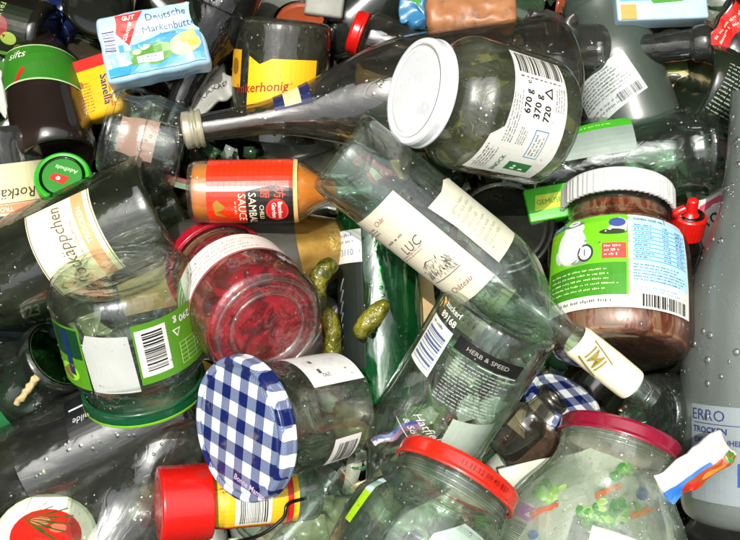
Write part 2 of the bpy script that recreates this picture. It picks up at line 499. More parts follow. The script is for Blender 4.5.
def frosted(name, c, rough=.45, op=.62):
    t = NT(name); b = t.n('BsdfPrincipled')
    m = t.ramp(t.noise(14, 6, .65, (1, 1, .5), .6), .3, .7)
    t.l(t.mixc(m, lin(c), [x * .62 for x in lin(c)[:3]] + [1]), b.inputs['Base Color'])
    t.l(t.math('ADD', t.math('MULTIPLY', t.noise(24, 4), .35), rough - .17), b.inputs['Roughness'])
    b.inputs['Coat Weight'].default_value = .35; b.inputs['Coat Roughness'].default_value = .22
    vo = t.n('TexVoronoi'); vo.inputs['Scale'].default_value = 300
    tc = t.n('TexCoord'); t.l(tc.outputs['Object'], vo.inputs['Vector'])
    dr = t.math('MULTIPLY', t.math('SUBTRACT', 1.0, t.ramp(vo.outputs['Distance'], .1, .3)), t.ramp(t.noise(60, 2), .5, .56))
    t.l(t.bump(t.math('ADD', t.math('MULTIPLY', t.noise(300, 3), .15), dr), .5, .0008), b.inputs['Normal'])
    tr = t.n('BsdfTransparent'); tr.inputs[0].default_value = lin('b8c4bc')
    lw = t.n('LayerWeight'); lw.inputs['Blend'].default_value = .5
    gl = t.n('BsdfGlossy'); gl.inputs['Roughness'].default_value = .3
    sh = t.mixs(t.math('ADD', op - .1, t.math('MULTIPLY', m, .2), True), tr.outputs[0], b.outputs[0])
    return t.done(t.mixs(t.math('ADD', .04, t.math('MULTIPLY', t.math('POWER', lw.outputs['Facing'], 3), .5), True), sh, gl.outputs[0]))
FROST = frosted('frosted_pale_glass', '7a837d', .34)
FROSTG = frosted('frosted_dark_green_glass', '47534a', .42, .82)

W = paint('d2d3cc', .4, var=.08, bump=.3, scale=40); CREAM = paint('d8cfa8', .45, var=.1, bump=.3, scale=40)
BK = paint('14130f', .4, var=.2); INK = paint('55544f', .5, var=.2)
RED = paint('c4150f', .26, coat=.5, var=.16, bump=.25, dirt=.45, spec=.5, name='red_plastic')
REDLID = paint('cf2412', .26, coat=.6, var=.16, bump=.25, scale=45, dirt=.4, name='red_lacquer')
CRIM = paint('840f2c', .24, coat=.7, var=.2, bump=.25, dirt=.4, name='crimson_lacquer')
WHITE = paint('d8dcde', .3, coat=.4, var=.07, bump=.2, scale=40, dirt=.3, name='white_lacquer')
WPLAS = paint('c4c7c4', .4, var=.07, bump=.1, name='white_plastic')
DGREEN = paint('0c4a2c', .25, coat=.6, var=.1, name='dark_green_lacquer')
GOLD = paint('c79a4c', .34, metal=.85, var=.2, bump=.5, scale=70, name='gold_foil')
STEEL = paint('8f9088', .3, metal=.8, var=.2, name='tin')

# ------------------------------------------------------------------ setting
def plane(name, pts, mat, kind='structure'):
    me = mesh_from([tuple(p) for p in pts], [tuple(range(len(pts)))], name, mat, False)
    return tag(link(name, me), kind=kind)
def ground():
    t = NT('dark_wet_grit')
    b = t.n('BsdfPrincipled')
    t.l(t.mixc(t.ramp(t.noise(50, 8, .7), .35, .65), lin('14140f'), lin('3a3a32')), b.inputs['Base Color'])
    b.inputs['Roughness'].default_value = .45
    t.l(t.bump(t.noise(90, 8, .7), .8, .006), b.inputs['Normal'])
    V, F = [], []; n = 90
    for j in range(n + 1):
        for i in range(n + 1):
            x, y = (i / n - .5) * 2400, (j / n - .5) * 2400
            V.append((x, y, -330 + 10 * noise.noise((x * .01, y * .01, 0))))
    for j in range(n):
        for i in range(n):
            a = j * (n + 1) + i; F.append((a, a + 1, a + n + 2, a + n + 1))
    tag(link('ground', mesh_from(V, F, 'ground', t.done(b.outputs[0]))), kind='structure')
ground()
def sky_blocking_walls():  # unseen walls added around the pile to narrow the reflected sky
    wall = paint('5a5f52', .45, var=.4, dirt=.6, scale=9, bump=.3, name='scuffed_dark_paint')
    bm = bmesh.new()
    x0, x1, y0, y1, zb, zt, th = -640, 640, -560, 610, -345, 590, 14
    for a, b, c_, d_ in ((x0 - th, x0, y0 - th, y1 + th), (x1, x1 + th, y0 - th, y1 + th), (x0, x1, y0 - th, y0), (x0, x1, y1, y1 + th)):
        m = Matrix.Translation(((a + b) / 2 * K, (c_ + d_) / 2 * K, (zb + zt) / 2 * K)) @ Matrix.Diagonal(((b - a) * K, (d_ - c_) * K, (zt - zb) * K, 1))
        bmesh.ops.create_cube(bm, size=1, matrix=m)
    me = bpy.data.meshes.new('sky_blocking_wall'); bm.to_mesh(me); bm.free(); me.materials.append(wall)
    tag(link('sky_blocking_wall', me), kind='structure')
sky_blocking_walls()

# ------------------------------------------------------------------ 1. the near layer
# pickle jar with white lid
v = Vessel('pickle_jar', 'big clear pickle jar with a blank white lid and a 670 g barcode label', 'jar',
           (544, 124, -14), (414, 91, 62), jar(66, 48, .66, .84, .8), glass('dill_jar_glass', 'e9eee6', '7f8b7a', haze=.30, spots=.12, dirt='a4aa98', wav=.35), t=3)
v.lid(52, 15, WHITE, z=None)
a = Art().poly([(-74, -34), (-40, -38), (60, -32), (64, 26), (-20, 32), (-30, 44), (-78, 46)], W)
a.bars(36, -30, 60, 24, BK, n=24, vertical=False).lines(31, -28, 34, 22, 9, INK, h=.6)
a.text('670 g', 8, 12, 10.5, BK, bold=.02).text('e', 27, 12, 9, BK).text('370 g', 5, 0, 10.5, BK, bold=.02).text('720', 0, -12, 10.5, BK, bold=.02)
a.poly([(14, -16), (26, -16), (20, -6)], BK, 2).poly([(16.6, -14.4), (23.4, -14.4), (20, -8.6)], W, 3)
a.lines(-34, 18, 22, 30, 4, INK).lines(-70, 26, -36, 42, 5, INK).lines(-34, 4, -14, 14, 4, INK).lines(4, -32, 32, -20, 4, INK)
a.rect(-46, -20, -16, -4, '3d7fb0', 1).rect(-45, -19, -17, -5, W, 2).lines(-43, -18, -19, -6, 3, INK, 3)
a.rect(-66, -22, -54, 6, '1d6a30', 1).lines(-64, -18, -56, 2, 2, 'cfe0cf', 2).text('SNOCK', -60, 16, 7, '1d6a30', bold=.01)
v.label(a, ang=8, v=62, rot=0, vstep=8)
v.fill(residue('dill_bits', '5c5a1a', 'a09a3c', .43, 42, (1, 1, .5), .03, .3, .10), .04, .82, name='dill_residue')

a = Art(); rd_ = random.Random(21)
for cx_, cy_ in ((44, 20), (10, 40), (-30, 44), (-56, 10), (60, -20), (30, -46), (-20, 30)):
    for _ in range(9):
        an = rd_.uniform(0, 6.28); l = rd_.uniform(6, 17); x_, y_ = cx_ + rd_.gauss(0, 7), cy_ + rd_.gauss(0, 6); w_ = rd_.uniform(.5, 1.6); bn = rd_.uniform(-3, 3)
        c_, s_ = math.cos(an), math.sin(an)
        a.poly([(x_, y_), (x_ + c_ * l * .5 - s_ * bn, y_ + s_ * l * .5 + c_ * bn), (x_ + c_ * l, y_ + s_ * l), (x_ + c_ * l * .5 - s_ * (bn + w_), y_ + s_ * l * .5 + c_ * (bn + w_))], rd_.choice(['5a5a1c', '8a8230', '6f6f24', 'a0963c']), rd_.choice((0, 1, 2)))
v.label(a, ang=0, v=80, name='dill', inside=True)
v.drops(70, WATER_GLINT, size=(.5, 1.6))  # drops added for sparkle on the pickle jar

# pale wine bottle with two cream labels
v = Vessel('wine_bottle', 'clear empty wine bottle with a cream castle label and an ivory capsule', 'wine bottle',
           (338, 149, 42), (643, 394, -14), bottle(45, 14, .50, .71, punt=.08), CLEAR2, t=4, d=8)
a = Art().poly([(-66, -34), (64, -36), (66, 34), (20, 36), (-64, 35)], CREAM)
a = Art().poly([(-34, -66), (33, -66), (35, 60), (-35, 64)], paint('d6d0b8', .5, var=.1, bump=.35, scale=35))
a.lines(-27, 40, -8, 50, 3, INK).text('Chât', 0, 50, 7, '8a3030', shear=.3).lines(-18, 24, 14, 30, 1, INK).text('LUC', 2, 12, 14, INK, shear=.2, rot=0).lines(-22, 2, 18, 8, 2, '9a6a6a')
# engraving of the castle: short hatched strokes
rk = random.Random(5)
def hatch(x0, y0, x1, y1, n, slant=.2):
    for _ in range(n):
        x, y = rk.uniform(x0, x1), rk.uniform(y0, y1); l = rk.uniform(1.5, 5)
        a.poly([(x, y), (x + .45, y), (x + .45 + l * slant, y + l), (x + l * slant, y + l)], INK, 2)
hatch(-16, -32, 15, -22, 70); hatch(-12, -22, 10, -12, 34, .6); hatch(12, -34, 20, -16, 45, -.4); hatch(-20, -30, -14, -18, 22, 1.2)
a.poly([(-19, -33.5), (20, -35), (20, -34.2), (-19, -32.6)], INK, 2).poly([(-14, -14), (-2, -8.5), (12, -13), (-1, -9.8)], INK, 2)
for i in range(6): a.rect(-12 + i * 4.4, -27, -10.6 + i * 4.4, -24, INK, 3)
a.text('Château', 2, -50, 9, '7a4038', shear=.35)
v.label(a, ang=42, v=122, rot=180)
a = Art().poly([(-26, -44), (20, -46), (26, -30), (27, 38), (10, 44), (-6, 40), (-28, 42), (-25, 10)], paint('c9c9b2', .6, var=.2, bump=.5, scale=30, name='torn_back_paper'))
a.lines(-18, -30, 14, 24, 8, paint('a8a894', .6))
v.label(a, ang=-48, v=140, rot=180, name='back_label')
# ivory capsule
caps = paint('ece6c8', .45, var=.05, bump=.15, scale=30, name='ivory_foil')
pr = [(15.5, 300), (17.5, 305), (18, 345), (17.5, 372), (17, 376)]
pr = [(r, z / 392 * v.L) for r, z in pr]
vs, fs = lathe(roundprof(pr, 3), 60); link('capsule', mesh_from(vs, fs, 'capsule', caps), v.root)
a = Art().text('IMI', 0, 0, 17, '8a7a30', bold=.01).rect(-14, -9, 16, -7.5, '8a7a30', 2).rect(-14, 8, 16, 9, '8a7a30', 2)
v.label(a, ang=10, v=330, rot=78, off=5.9, name='print')
vs, fs = lathe(roundprof([(0, v.L - 14), (14, v.L - 14), (15, v.L - 2), (17, v.L - 1), (16, v.L + 9), (11, v.L + 11), (9, v.L + 3), (0, v.L + 3)], 2), 44, lambda q, z: 1 + .04 * math.sin(q * 5))
link('glass_stopper', mesh_from(vs, fs, 'glass_stopper', CLEAR2), v.root)

v.drops(60, WATER_GLINT, size=(.5, 1.4), t0=.04, t1=.6)  # sparkle drops added along the wine bottle

# clear bottle with black band label
v = Vessel('liquor_bottle', 'broad clear bottle with a black band label and rows of white print', 'bottle',
           (506, 306, 22), (342, 570, -110), bottle(58, 20, .44, .78, punt=.03), CLEAR2, t=4)
lw_ = paint('b4b8b2', .4)
a = Art().rect(-33, -6.5, 35, 7, '0d0d0d').text('HERB & SPEED', 0, .5, 6, '9a9a92', sx=1.15).rect(-6, -8.6, 34, -7.6, lw_, 1)
a.lines(-27, -58, 40, -11, 14, lw_, 1, .32)
v.label(a, ang=-12, v=34, rot=180)
a = Art().rect(-17, -25, 17, 25, W).bars(-14, -20, 14, 16, '4a5a80', 1, vertical=False, n=11).lines(-12, 18, 12, 24, 1, INK)
v.label(a, ang=44, v=56, rot=180, name='barcode_label')
a = Art().text('89168', 0, 0, 9, W, bold=.02).text('zuckerf', 0, 10, 8, W, bold=.01)
v.label(a, ang=40, v=24, rot=180, name='print')
a = Art().text('Hatfield', 0, 6, 12, lw_, shear=.5).text('& Söhne', -6, -7, 9, lw_, shear=.5).rect(-26, -16, 26, -15.2, lw_, 1)
v.label(a, ang=4, v=128, rot=160, name='print')
a = Art().poly([(-30, -20), (24, -24), (30, 22), (-24, 26)], paint('cfd2cf', .5, var=.15, bump=.3))
v.label(a, ang=-42, v=122, rot=10, name='back_label', inside=True)

v.drops(70, WATER_GLINT, size=(.5, 1.5))  # extra drops put on for sparkle

# hazelnut spread jar
spread_glass = glass('spread_jar_glass', 'efe9e2', '8e7c6c', haze=.04, wav=.3)
v = Vessel('spread_jar', 'chocolate smeared spread jar with white ribbed lid and green and blue label', 'jar',
           (618, 356, -46), (617, 192, -118), [(0, .02), (40, .015), (58, .0), (66, .03), (71, .1), (72, .3), (71, .5), (69, .62)] + curve(69, .62, 50, .8, 5) + [(50, .9), (49, 1)], spread_glass, t=3)
v.lid(57, 26, WPLAS, ribs=60, curl=False, groove=False)
t_ = NT('smeared_chocolate'); b_ = t_.n('BsdfPrincipled'); cr_ = t_.n('ValToRGB')
t_.l(t_.noise(34, 6, .68, (1.5, 1.5, .4), 1.4), cr_.inputs[0])
e_ = cr_.color_ramp.elements; e_[0].position = .40; e_[0].color = lin('5a2812'); e_[1].position = .60; e_[1].color = lin('a39280')
q_ = e_.new(.49); q_.color = lin('8f4e2c'); q_ = e_.new(.53); q_.color = lin('b08a6c')
t_.l(cr_.outputs[0], b_.inputs['Base Color']); b_.inputs['Roughness'].default_value = .35
t_.l(t_.bump(t_.noise(60, 4, .6, (1.5, 1.5, .5)), .6, .002), b_.inputs['Normal'])
tr_ = t_.n('BsdfTransparent'); v.fill(t_.done(t_.mixs(.9, tr_.outputs[0], b_.outputs[0])), .04, .84, name='chocolate_residue')
g1 = paint('6ec21e', .35, var=.15, scale=25); a = Art()
a.rect(-78, -48, 78, 48, W)
a.rect(-78, -36, 10, 48, g1, 1).rect(-74, -36, 8, -4, paint('3f8f1c', .35, var=.35, scale=70), 2)
a.ell(-46, 18, 17, 20, 'b9c0bd', 2).ell(-48, 19, 15, 19, 'dfe2df', 3).ell(-44, 36, 12, 8, 'd3d8d6', 2).ell(-44, 41, 12, 2.5, '6a7074', 3).ell(-44, 42.5, 7, 3, 'd9dcda', 4).ell(-62, 10, 4, 8, 'c9ceca', 2, 20).ell(-36, 0, 9, 3, '7a8a70', 2).ell(-30, 8, 8, 9, '2d3338', 3).ell(-30, 8, 6, 7, 'dfe3e5', 4).rect(-31, 5, -30, 12, BK, 5)
a.poly([(-12, 28), (2, 44), (10, 40), (8, 28)], 'c6ccd4', 2).ell(0, 38, 8, 5, '3c4f8f', 3).ell(-4, 28, 13, 3, '2a3a20', 2)
a.rect(-14, 0, 8, 16, 'c8443a', 3).lines(-12, 2, 6, 15, 3, W, 4)
a.lines(-70, -32, 4, -8, 5, 'c8e8a0', 4, .3).lines(-60, -44, 8, -38, 1, INK, 1)
a.rect(-78, 40, -58, 47, '1e4f96', 3).text('OGGY', -68, 43, 6, W, 4, bold=.02).lines(-76, 28, -64, 38, 2, 'e0b020', 3)
a.rect(12, -22, 76, 46, 'a8d2ea', 1).lines(16, 40, 60, 45, 1, INK)
for i in range(9): a.rect(14, 33 - i * 4.2, 74, 34.2 - i * 4.2, '5f9fc4', 2)
for i in range(9): a.lines(16, 34.4 - i * 4.2, 36, 37 - i * 4.2, 1, '2a4f78', 3, .6)
for i in range(9): a.lines(44, 34.4 - i * 4.2, 54, 37 - i * 4.2, 1, '2a4f78', 3, .6).lines(60, 34.4 - i * 4.2, 72, 37 - i * 4.2, 1, '2a4f78', 3, .6)
a.lines(14, -22, 74, -4, 6, '2a4f78', 3, .4).bars(22, -46, 72, -34, BK, 3, n=24).lines(14, -32, 74, -26, 2, '5f9fc4', 3)
v.label(a, ang=0, v=72, rot=0, vstep=8, lab='green, white and blue label with a barcode')

# raspberry jam jar, bottom towards the camera
v = Vessel('jam_jar', 'empty raspberry jam jar smeared red inside, its bottom turned to the camera', 'jar',
           (268, 328, 36), (214, 264, -84), [(0, .03), (38, .03), (43, .0), (54, .0), (59, .04), (61, .14), (60, .6)] + curve(60, .6, 50, .74, 5) + [(50, .84), (49, .86), (50, .9), (49, 1)],
           CLEAR, t=4, d=5)
for q_ in (36, 50):
    vs, fs = lathe([((q_ + 2.2 * math.cos(e)) * v.s, 1 + 2.2 * math.sin(e)) for e in [2 * PI * i / 12 for i in range(13)]], 80); link('foot_ring', mesh_from(vs, fs, 'foot_ring', CLEAR), v.root)
v.fill(residue('jam_smear', 'b0061c', 'e82c48', .50, 52, None, .05, .15, .24, 'f6bcc2', .5), .045, .8, name='jam_residue')
v.lid(54, 18, paint('a01226', .25, coat=.5, name='dark_red_lacquer'))
a = Art().rect(-70, -19, 96, 19, paint('e8dfd6', .45, var=.08)).poly([(-70, -19), (-52, -19), (-36, 19), (-70, 19)], '4a9a3c', 1)
for i in range(4): a.poly([(-66, -13 + i * 8), (-50 + i * 3, -13 + i * 8), (-49 + i * 3, -10.5 + i * 8), (-66, -10.5 + i * 8)], 'cfe4c0', 2)
a.lines(-30, -14, 60, 12, 4, 'b0a8a0').rect(-70, -19, 96, -17, 'b03040', 2)
v.label(a, ang=0, v=66, rot=0)

# jar upside-down with green label
v = Vessel('green_label_jar', 'clear jar standing on its dark green lid, with a green 290 g barcode label', 'jar',
           (118, 268, 22), (146, 392, -44), [(0, .04), (40, .035), (56, .0), (66, .02), (71, .1), (71, .5), (71, .66)] + curve(71, .66, 58, .86, 5) + [(58, .9), (57, 1)], CLEAR2, t=3.5, d=9)
v.lid(62, 15, DGREEN)
vs, fs = lathe([(63.4 * v.s, v.L - 4), (63.8 * v.s, v.L - 2), (62.8 * v.s, v.L - .5)], 96)
link('lid_stripe', mesh_from(vs, fs, 'lid_stripe', paint('6fae1e', .3)), v.root)
lg = paint('4f8a1a', .38, var=.15, name='leaf_green_paper')
a = Art().rect(-46, -34, 46, 30, lg).rect(14, -28, 44, 22, W, 1).bars(18, -24, 38, 18, BK, 2, vertical=False, n=18)
a.text('290 g', -6, -24, 10, W, bold=.02).text('185g', -33, -24, 8, W).poly([(-2, -16), (8, -16), (3, -7)], 'd8e4c8', 2).poly([(0, -15), (6, -15), (3, -9.5)], lg, 3)
a.lines(-44, -14, -10, -4, 3, 'd8e4c8', h=.3)
for i in range(6):
    a.rect(-40, 0 + i * 4.6, 2, .5 + i * 4.6, 'b6d68c', 2)
for x in (-40, -18, -6, 2): a.rect(x, 0, x + .6, 23.5, 'b6d68c', 2)
v.label(a, ang=-36, v=62, rot=0)
a = Art().rect(-20, -34, 22, 34, lg).rect(-18, -32, 20, 0, '0e3a20', 1).rect(-4, -30, 4, 20, '152a5a', 2).ell(6, 18, 14, 10, '8cc82a', 1).ell(4, 14, 10, 4, '7a6a1a', 2, 30).ell(10, 22, 9, 4, '6b5a16', 2, -20)
v.label(a, ang=58, v=62, rot=0, name='picture_label')
a = Art().poly([(-25, -34), (26, -36), (24, 32), (-20, 36), (-27, 20)], paint('b9bdb8', .6, var=.25, bump=.6, scale=40, name='pale_back_paper'))
v.label(a, ang=22, v=66, rot=180, name='back_label', off=.3, sc=.9)

v.drops(50, WATER_GLINT, size=(.5, 1.5))  # small drops added as glints on the jar

# gingham lid jar
v = Vessel('gingham_lid_jar', 'clear eight-sided jar with a blue and white gingham lid and a blank white label', 'jar',
           (342, 404, -36), (237, 430, 58), [(0, .02), (40, .01), (50, .0), (55, .05), (56, .2), (57, .5), (57, .7)] + curve(57, .7, 62, .84, 4) + [(62, .92), (61, 1)], CLEAR2, t=4, d=4,
           seg=96, mod=lambda q, z: (math.cos(PI / 8) / math.cos(((q + PI / 8) % (PI / 4)) - PI / 8) * .5 + .5) if z < 80 else 1)
gl = v.lid(70, 15, gingham(), dome=1.5)
a = Art().rect(-34, -30, 34, 30, paint('d9d9d6', .45, var=.06)).lines(14, -10, 22, 20, 2, INK).text('290', 10, 18, 7, INK)
v.label(a, ang=52, v=42, rot=90)
a = Art().rect(-16, -18, 20, 18, paint('d8d6cf', .5)).bars(-12, -12, 14, 14, BK, 2, n=18)
v.label(a, ang=-52, v=40, rot=90, name='barcode_label')
a = Art().text('Bonne Maman', 0, 0, 9, 'c8a8c0', shear=.3, bold=.01).text('03.12.07', 0, -112, 6, BK)
a = Art().text('Bonne Maman', 0, 0, 9, 'c9b0cc', shear=.3, bold=.01)
build_art(a, 'print', v.root, lambda u, w, l: ((u * .9) * v.s, (w - 54) * v.s, v.L + .7 + l * .16), 150 - 180, None)
v.fill(residue('faint_red_smear', '7a1a14', 'a03828', .16, 40, None, .04, .2, .02), .04, .8)

# red capped spice jar
v = Vessel('spice_jar', 'small spice jar with a big red screw cap and yellow barcode label', 'spice jar',
           (318, 491, -62), (158, 505, -6), [(0, .02), (24, 0), (28, .04), (29, .2), (29, .6)] + curve(29, .62, 26, .72, 4) + [(26, 1)], CLEAR, t=2.5, d=5)
v.lid(37, 50, RED, ribs=0, curl=False, groove=False, round_=8)
yl = paint('e0b21a', .4, var=.1); a = Art().rect(-46, -36, 46, 36, yl).rect(-46, 33, 46, 36, 'c02018', 1)
a.rect(-18, -4, 18, 30, W, 1).bars(-14, 2, 14, 28, BK, 2, n=18)
for i in range(8): a.lines(-40, -34 + i * 3.6, 40, -31 + i * 3.6, 1, '6a5010', 2, .5)
v.label(a, ang=-2, v=73, rot=90)
vs, fs = lathe([(30.2 * v.s, 33 * v.s), (30.4 * v.s, 36 * v.s), (30.2 * v.s, 39 * v.s)], 60); link('label_edge', mesh_from(vs, fs, 'label_edge', paint('c02018', .3)), v.root)

# big jar with red lid, seen from the side
v = Vessel('red_lid_jar', 'large empty clear jar with an orange red lid at the bottom edge', 'jar',
           (394, 598, 62), (461, 468, 12), jar(84, 60, .50, .76, .85), CLEAR2, t=3.5)
v.lid(66, 19, REDLID); v.liner(62, 17, paint('a8a292', .4)); v.threads(61, 23, 3, 5.5, CLEAR2)
a = Art().text('11.11.12 09:40 B37', 0, 0, 7.5, '5a0a06', bold=.01)
build_art(a, 'print', v.root, lambda u, w, l: ((67.6 * v.s) * math.cos((u + 26) / 66), (67.6 * v.s) * math.sin((u + 26) / 66), v.L - 9 + w), 0, 5)
a = Art().poly([(-40, -22), (44, -26), (40, 30), (-10, 34), (-36, 10)], paint('c8ceca', .6, var=.2, bump=.4)).ell(20, 10, 13, 13, '4cba12', 1)
v.label(a, ang=28, v=50, rot=0, name='inner_paper', inside=True)
a = Art().rect(-7, -26, 7, 26, 'a6d81a').rect(-7, 8, 7, 26, 'c8e8e4', 1)
v.label(a, ang=-56, v=62, rot=-12, name='strip_label')

v.drops(80, WATER_GLINT, size=(.5, 1.6))  # drops added to make the big jar sparkle

# crimson lid jar
v = Vessel('crimson_lid_jar', 'steamed-up round jar with a dark crimson lid and green and orange scraps inside', 'jar',
           (572, 622, 24), (622, 434, -44), jar(90, 58, .46, .84, .85), STEAM, t=3.5)
v.lid(63, 17, CRIM); v.liner(60, 15, paint('a8a292', .4)); v.threads(59, 20, 2, 4.5, CLEAR2)
a = Art().poly([(-34, -34), (34, -30), (38, 34), (-26, 38)], paint('d5d8d4', .5))
v.label(a, ang=16, v=44, rot=6, name='inner_paper', inside=True)
v.drops(160, WATER_GLINT)

# frosted bottle at the right edge
v = Vessel('frosted_bottle', 'tall frosted pale glass bottle with blue lettering and water drops at the right edge', 'bottle',
           (752, 522, -40), (752, 92, -50), [(0, .02), (50, 0), (64, .01), (68, .04), (68, .4)] + curve(68, .42, 24, .84, 9) + [(20, 1)], FROST, t=4)
bl = paint('26326a', .5, var=.3)
a = Art().rect(-34, -52, 40, 40, paint('7f8a8c', .4, var=.06)).text('ERRO', -14, 30, 15, bl, bold=.0).rect(-30, 22, 20, 22.8, bl, 2)
a.text('TROCKEN', -12, 16, 8, bl, bold=.03).text('EXTRA FEINHERB', -2, 6, 7, bl, bold=.03).lines(-30, -16, 16, 0, 3, bl).rect(16, -34, 36, -12, '1f3f9a', 1)
v.label(a, ang=-24, v=80, rot=0)
v.drops(360, WATER_GLINT, size=(.5, 3.6), arc=110)

# orange sauce bottle
v = Vessel('sauce_bottle', 'small bottle of orange chilli sauce with a red and black label', 'sauce bottle',
           (190, 192, -34), (372, 190, -40), [(0, .02), (22, .01), (29, .0), (31, .04), (31.5, .5)] + curve(31.5, .56, 12, .8, 6) + [(11, 1)], CLEAR, t=2, d=6)
t_ = NT('orange_sauce'); b_ = t_.n('BsdfPrincipled'); t_.l(t_.mixc(t_.noise(30, 4), lin('c2500c'), lin('ea8a28')), b_.inputs['Base Color']); b_.inputs['Roughness'].default_value = .15
tr_ = t_.n('BsdfTransparent'); tr_.inputs[0].default_value = lin('f0a060')
SAUCE = t_.done(t_.mixs(t_.ramp(t_.noise(22, 3), .1, .4), tr_.outputs[0], b_.outputs[0]))
v.fill(SAUCE, .03, .8, name='sauce')
rl = paint('d4300e', .3, var=.08, coat=.3)
a = Art().rect(-47, -44, 47, 44, rl).poly([(0, -6), (47, -6), (47, 43), (-2, 43), (-6, 20)], '16100c', 1).rect(-47, 40, 47, 44, 'd8b070', 3)
a.ell(20, 24, 13, 11, 'e0301a', 2).ell(20, 24, 11.4, 9.4, 'b01010', 3).text('Bamboo', 20, 27, 6, W, 4, bold=.02).text('Garden', 20, 21, 6, W, 4, bold=.02)
a.text('坊', 1, 26, 12, 'f04a2a', 3).text('厨', 2, 12, 10, 'f04a2a', 3)
a.text('CHILLI', 22, 9, 6, 'f0e0c0', 3).text('SAMBAL', 20, 0, 10.5, 'f0e0c0', 3).text('SAUCE', 18, -10, 10.5, 'f0e0c0', 3).lines(10, -18, 30, -14, 1, 'f0c8a0', 2).poly([(8, -34), (16, -26), (22, -34), (28, -25), (26, -36), (12, -38)], 'a07a20', 2)
for i in range(13): a.rect(-40, -38 + i * 5.6, -3, -37.5 + i * 5.6, 'b8180c', 1)
v.label(a, ang=0, v=64, rot=0)

# champagne bottle with gold foil
v = Vessel('sparkling_bottle', 'dark grey sparkling wine bottle with a gold foil collar under the jam jar', 'bottle',
           (120, 292, -140), (402, 232, -118), [(0, .04), (50, .0), (57, .03), (57, .44)] + curve(57, .44, 18, .94, 9) + [(17, 1)], paint('46463f', .3, coat=.5, var=.3, bump=.15, scale=20, name='smoky_dark_glass'), solid=True)
v.sleeve(.66, .76, GOLD, 'foil_collar', 1.2)
v.sleeve(.76, .99, paint('b0924e', .38, metal=.7, var=.3, bump=1.0, scale=160, name='ribbed_foil'), 'neck_foil', 1.0, mod=lambda q, z: 1 + .012 * math.sin(q * 40), cap=True)
a = Art().rect(-60, -24, 60, 24, paint('c59b68', .4, metal=.3)); v.label(a, ang=0, v=78, rot=90, name='gold_label')

# rotkaeppchen bottle
v = Vessel('sekt_bottle', 'dark green sekt bottle with upturned cream and peach label, lying left of the sauce bottle', 'bottle',
           (168, 202, -74), (-130, 340, -110), bottle(55, 20, .5, .8, punt=.10), glass('sekt_glass', 'bcc6b4', '34402f', haze=.2, dirt='8a9476', wav=.3, f0=.14), t=5, d=7)
a = Art().rect(-47, -38, 54, 38, paint('ece6bc', .45, var=.05)).rect(-47, -36.5, 54, -35.5, '6a5a30', 1).rect(-47, 36, 54, 37, '4a4024', 2)
a.rect(-47, -30, 54, -16, 'e8a070', 1).text('TROCKEN', 16, -23, 8, 'f6ead0', 2, bold=.01, sx=1.1).text('Rotkäppchen', 2, 4, 20, '5a4a28', 2, shear=.25, sx=.86).text('FLASCHENGÄRUNG', 6, -10, 4.6, INK).text('SEIT', -20, 24, 6, '8a7a40').ell(-36, 24, 5, 8, 'b09a50', 2)
v.label(a, ang=0, v=88, rot=0, sc=.9)

# second sekt bottle at left edge
v = Vessel('sekt_bottle', 'greyish sekt bottle at the left edge with an upside-down cream label bearing a red figure', 'bottle',
           (-10, 128, -112), (26, 330, -150), [(0, .04), (50, .0), (54, .03), (54, .44)] + curve(54, .44, 20, .9, 9) + [(18, 1)], glass('grey_sekt_glass', '80867a', '2b2f28', haze=.12, f0=.09), t=5)
a = Art().rect(-50, -26, 50, 22, CREAM).ell(14, -14, 8, 6, '7a1420', 2).ell(8, -10, 5, 5, '7a1420', 2).text('Rotkäppchen', 4, 2, 14, '4a3a20', 2, shear=.25).rect(-50, 12, 50, 20, 'e0906a', 1).text('TROCKEN', 6, 16, 6, 'f6ead0', 2).rect(-50, 10.6, 50, 11.3, '6a5a30', 1)
v.label(a, ang=0, v=62, rot=0)

# ------------------------------------------------------------------ 2. green bottle, pickles
v = Vessel('green_bottle', 'bright green glass bottle with a black label, standing in the gap under a gherkin', 'bottle',
           (384, 404, -100), (372, 120, -130), bottle(41, 15, .66, .88), BRIGHTG, t=4)
a = Art().rect(-26, -60, 22, 42, paint('1b2420', .4)).rect(-26, 42, 22, 74, W, 1).text('3110', 4, 52, 9, '3a5a9a').lines(-16, 60, 16, 72, 2, '6a7aa8')
for i in range(7): a.text('ooooo', -12 + i, -44 + i * 11, 5, 'c8d0c8', 2, rot=60)
v.label(a, ang=-52, v=96, rot=0)
t = NT('gherkin_skin'); b = t.n('BsdfPrincipled')
t.l(t.mixc(t.ramp(t.noise(60, 4), .35, .65), lin('363b0e'), lin('736f1e')), b.inputs['Base Color']); b.inputs['Roughness'].default_value = .22
b.inputs['Coat Weight'].default_value = .15
t.l(t.bump(t.noise(120, 3), 1.0, .005), b.inputs['Normal']); GHERK = t.done(b.outputs[0])
def cyl(r): return lambda u: r * (max(.0, 1 - abs(2 * u - 1) ** 3.2)) ** .5 + .4
tube_thing('gherkin', 'short gherkin lying on the bright green bottle', 'gherkin', [(357, 338, -38), (368, 322, -34), (388, 301, -36)], cyl(10), GHERK, 'gherkins spilled in the pile', bumps=.09, sd=1)
tube_thing('gherkin', 'curved gherkin bent like a hook beside the jam jar', 'gherkin', [(338, 264, -52), (324, 270, -48), (316, 290, -46), (322, 312, -50)], cyl(10.5), GHERK, 'gherkins spilled in the pile', bumps=.09, sd=4)
tube_thing('gherkin', 'long gherkin hanging below the hooked one, by the black label', 'gherkin', [(322, 306, -72), (331, 325, -74), (332, 352, -80), (326, 378, -92)], cyl(10), GHERK, 'gherkins spilled in the pile', bumps=.09, sd=7)

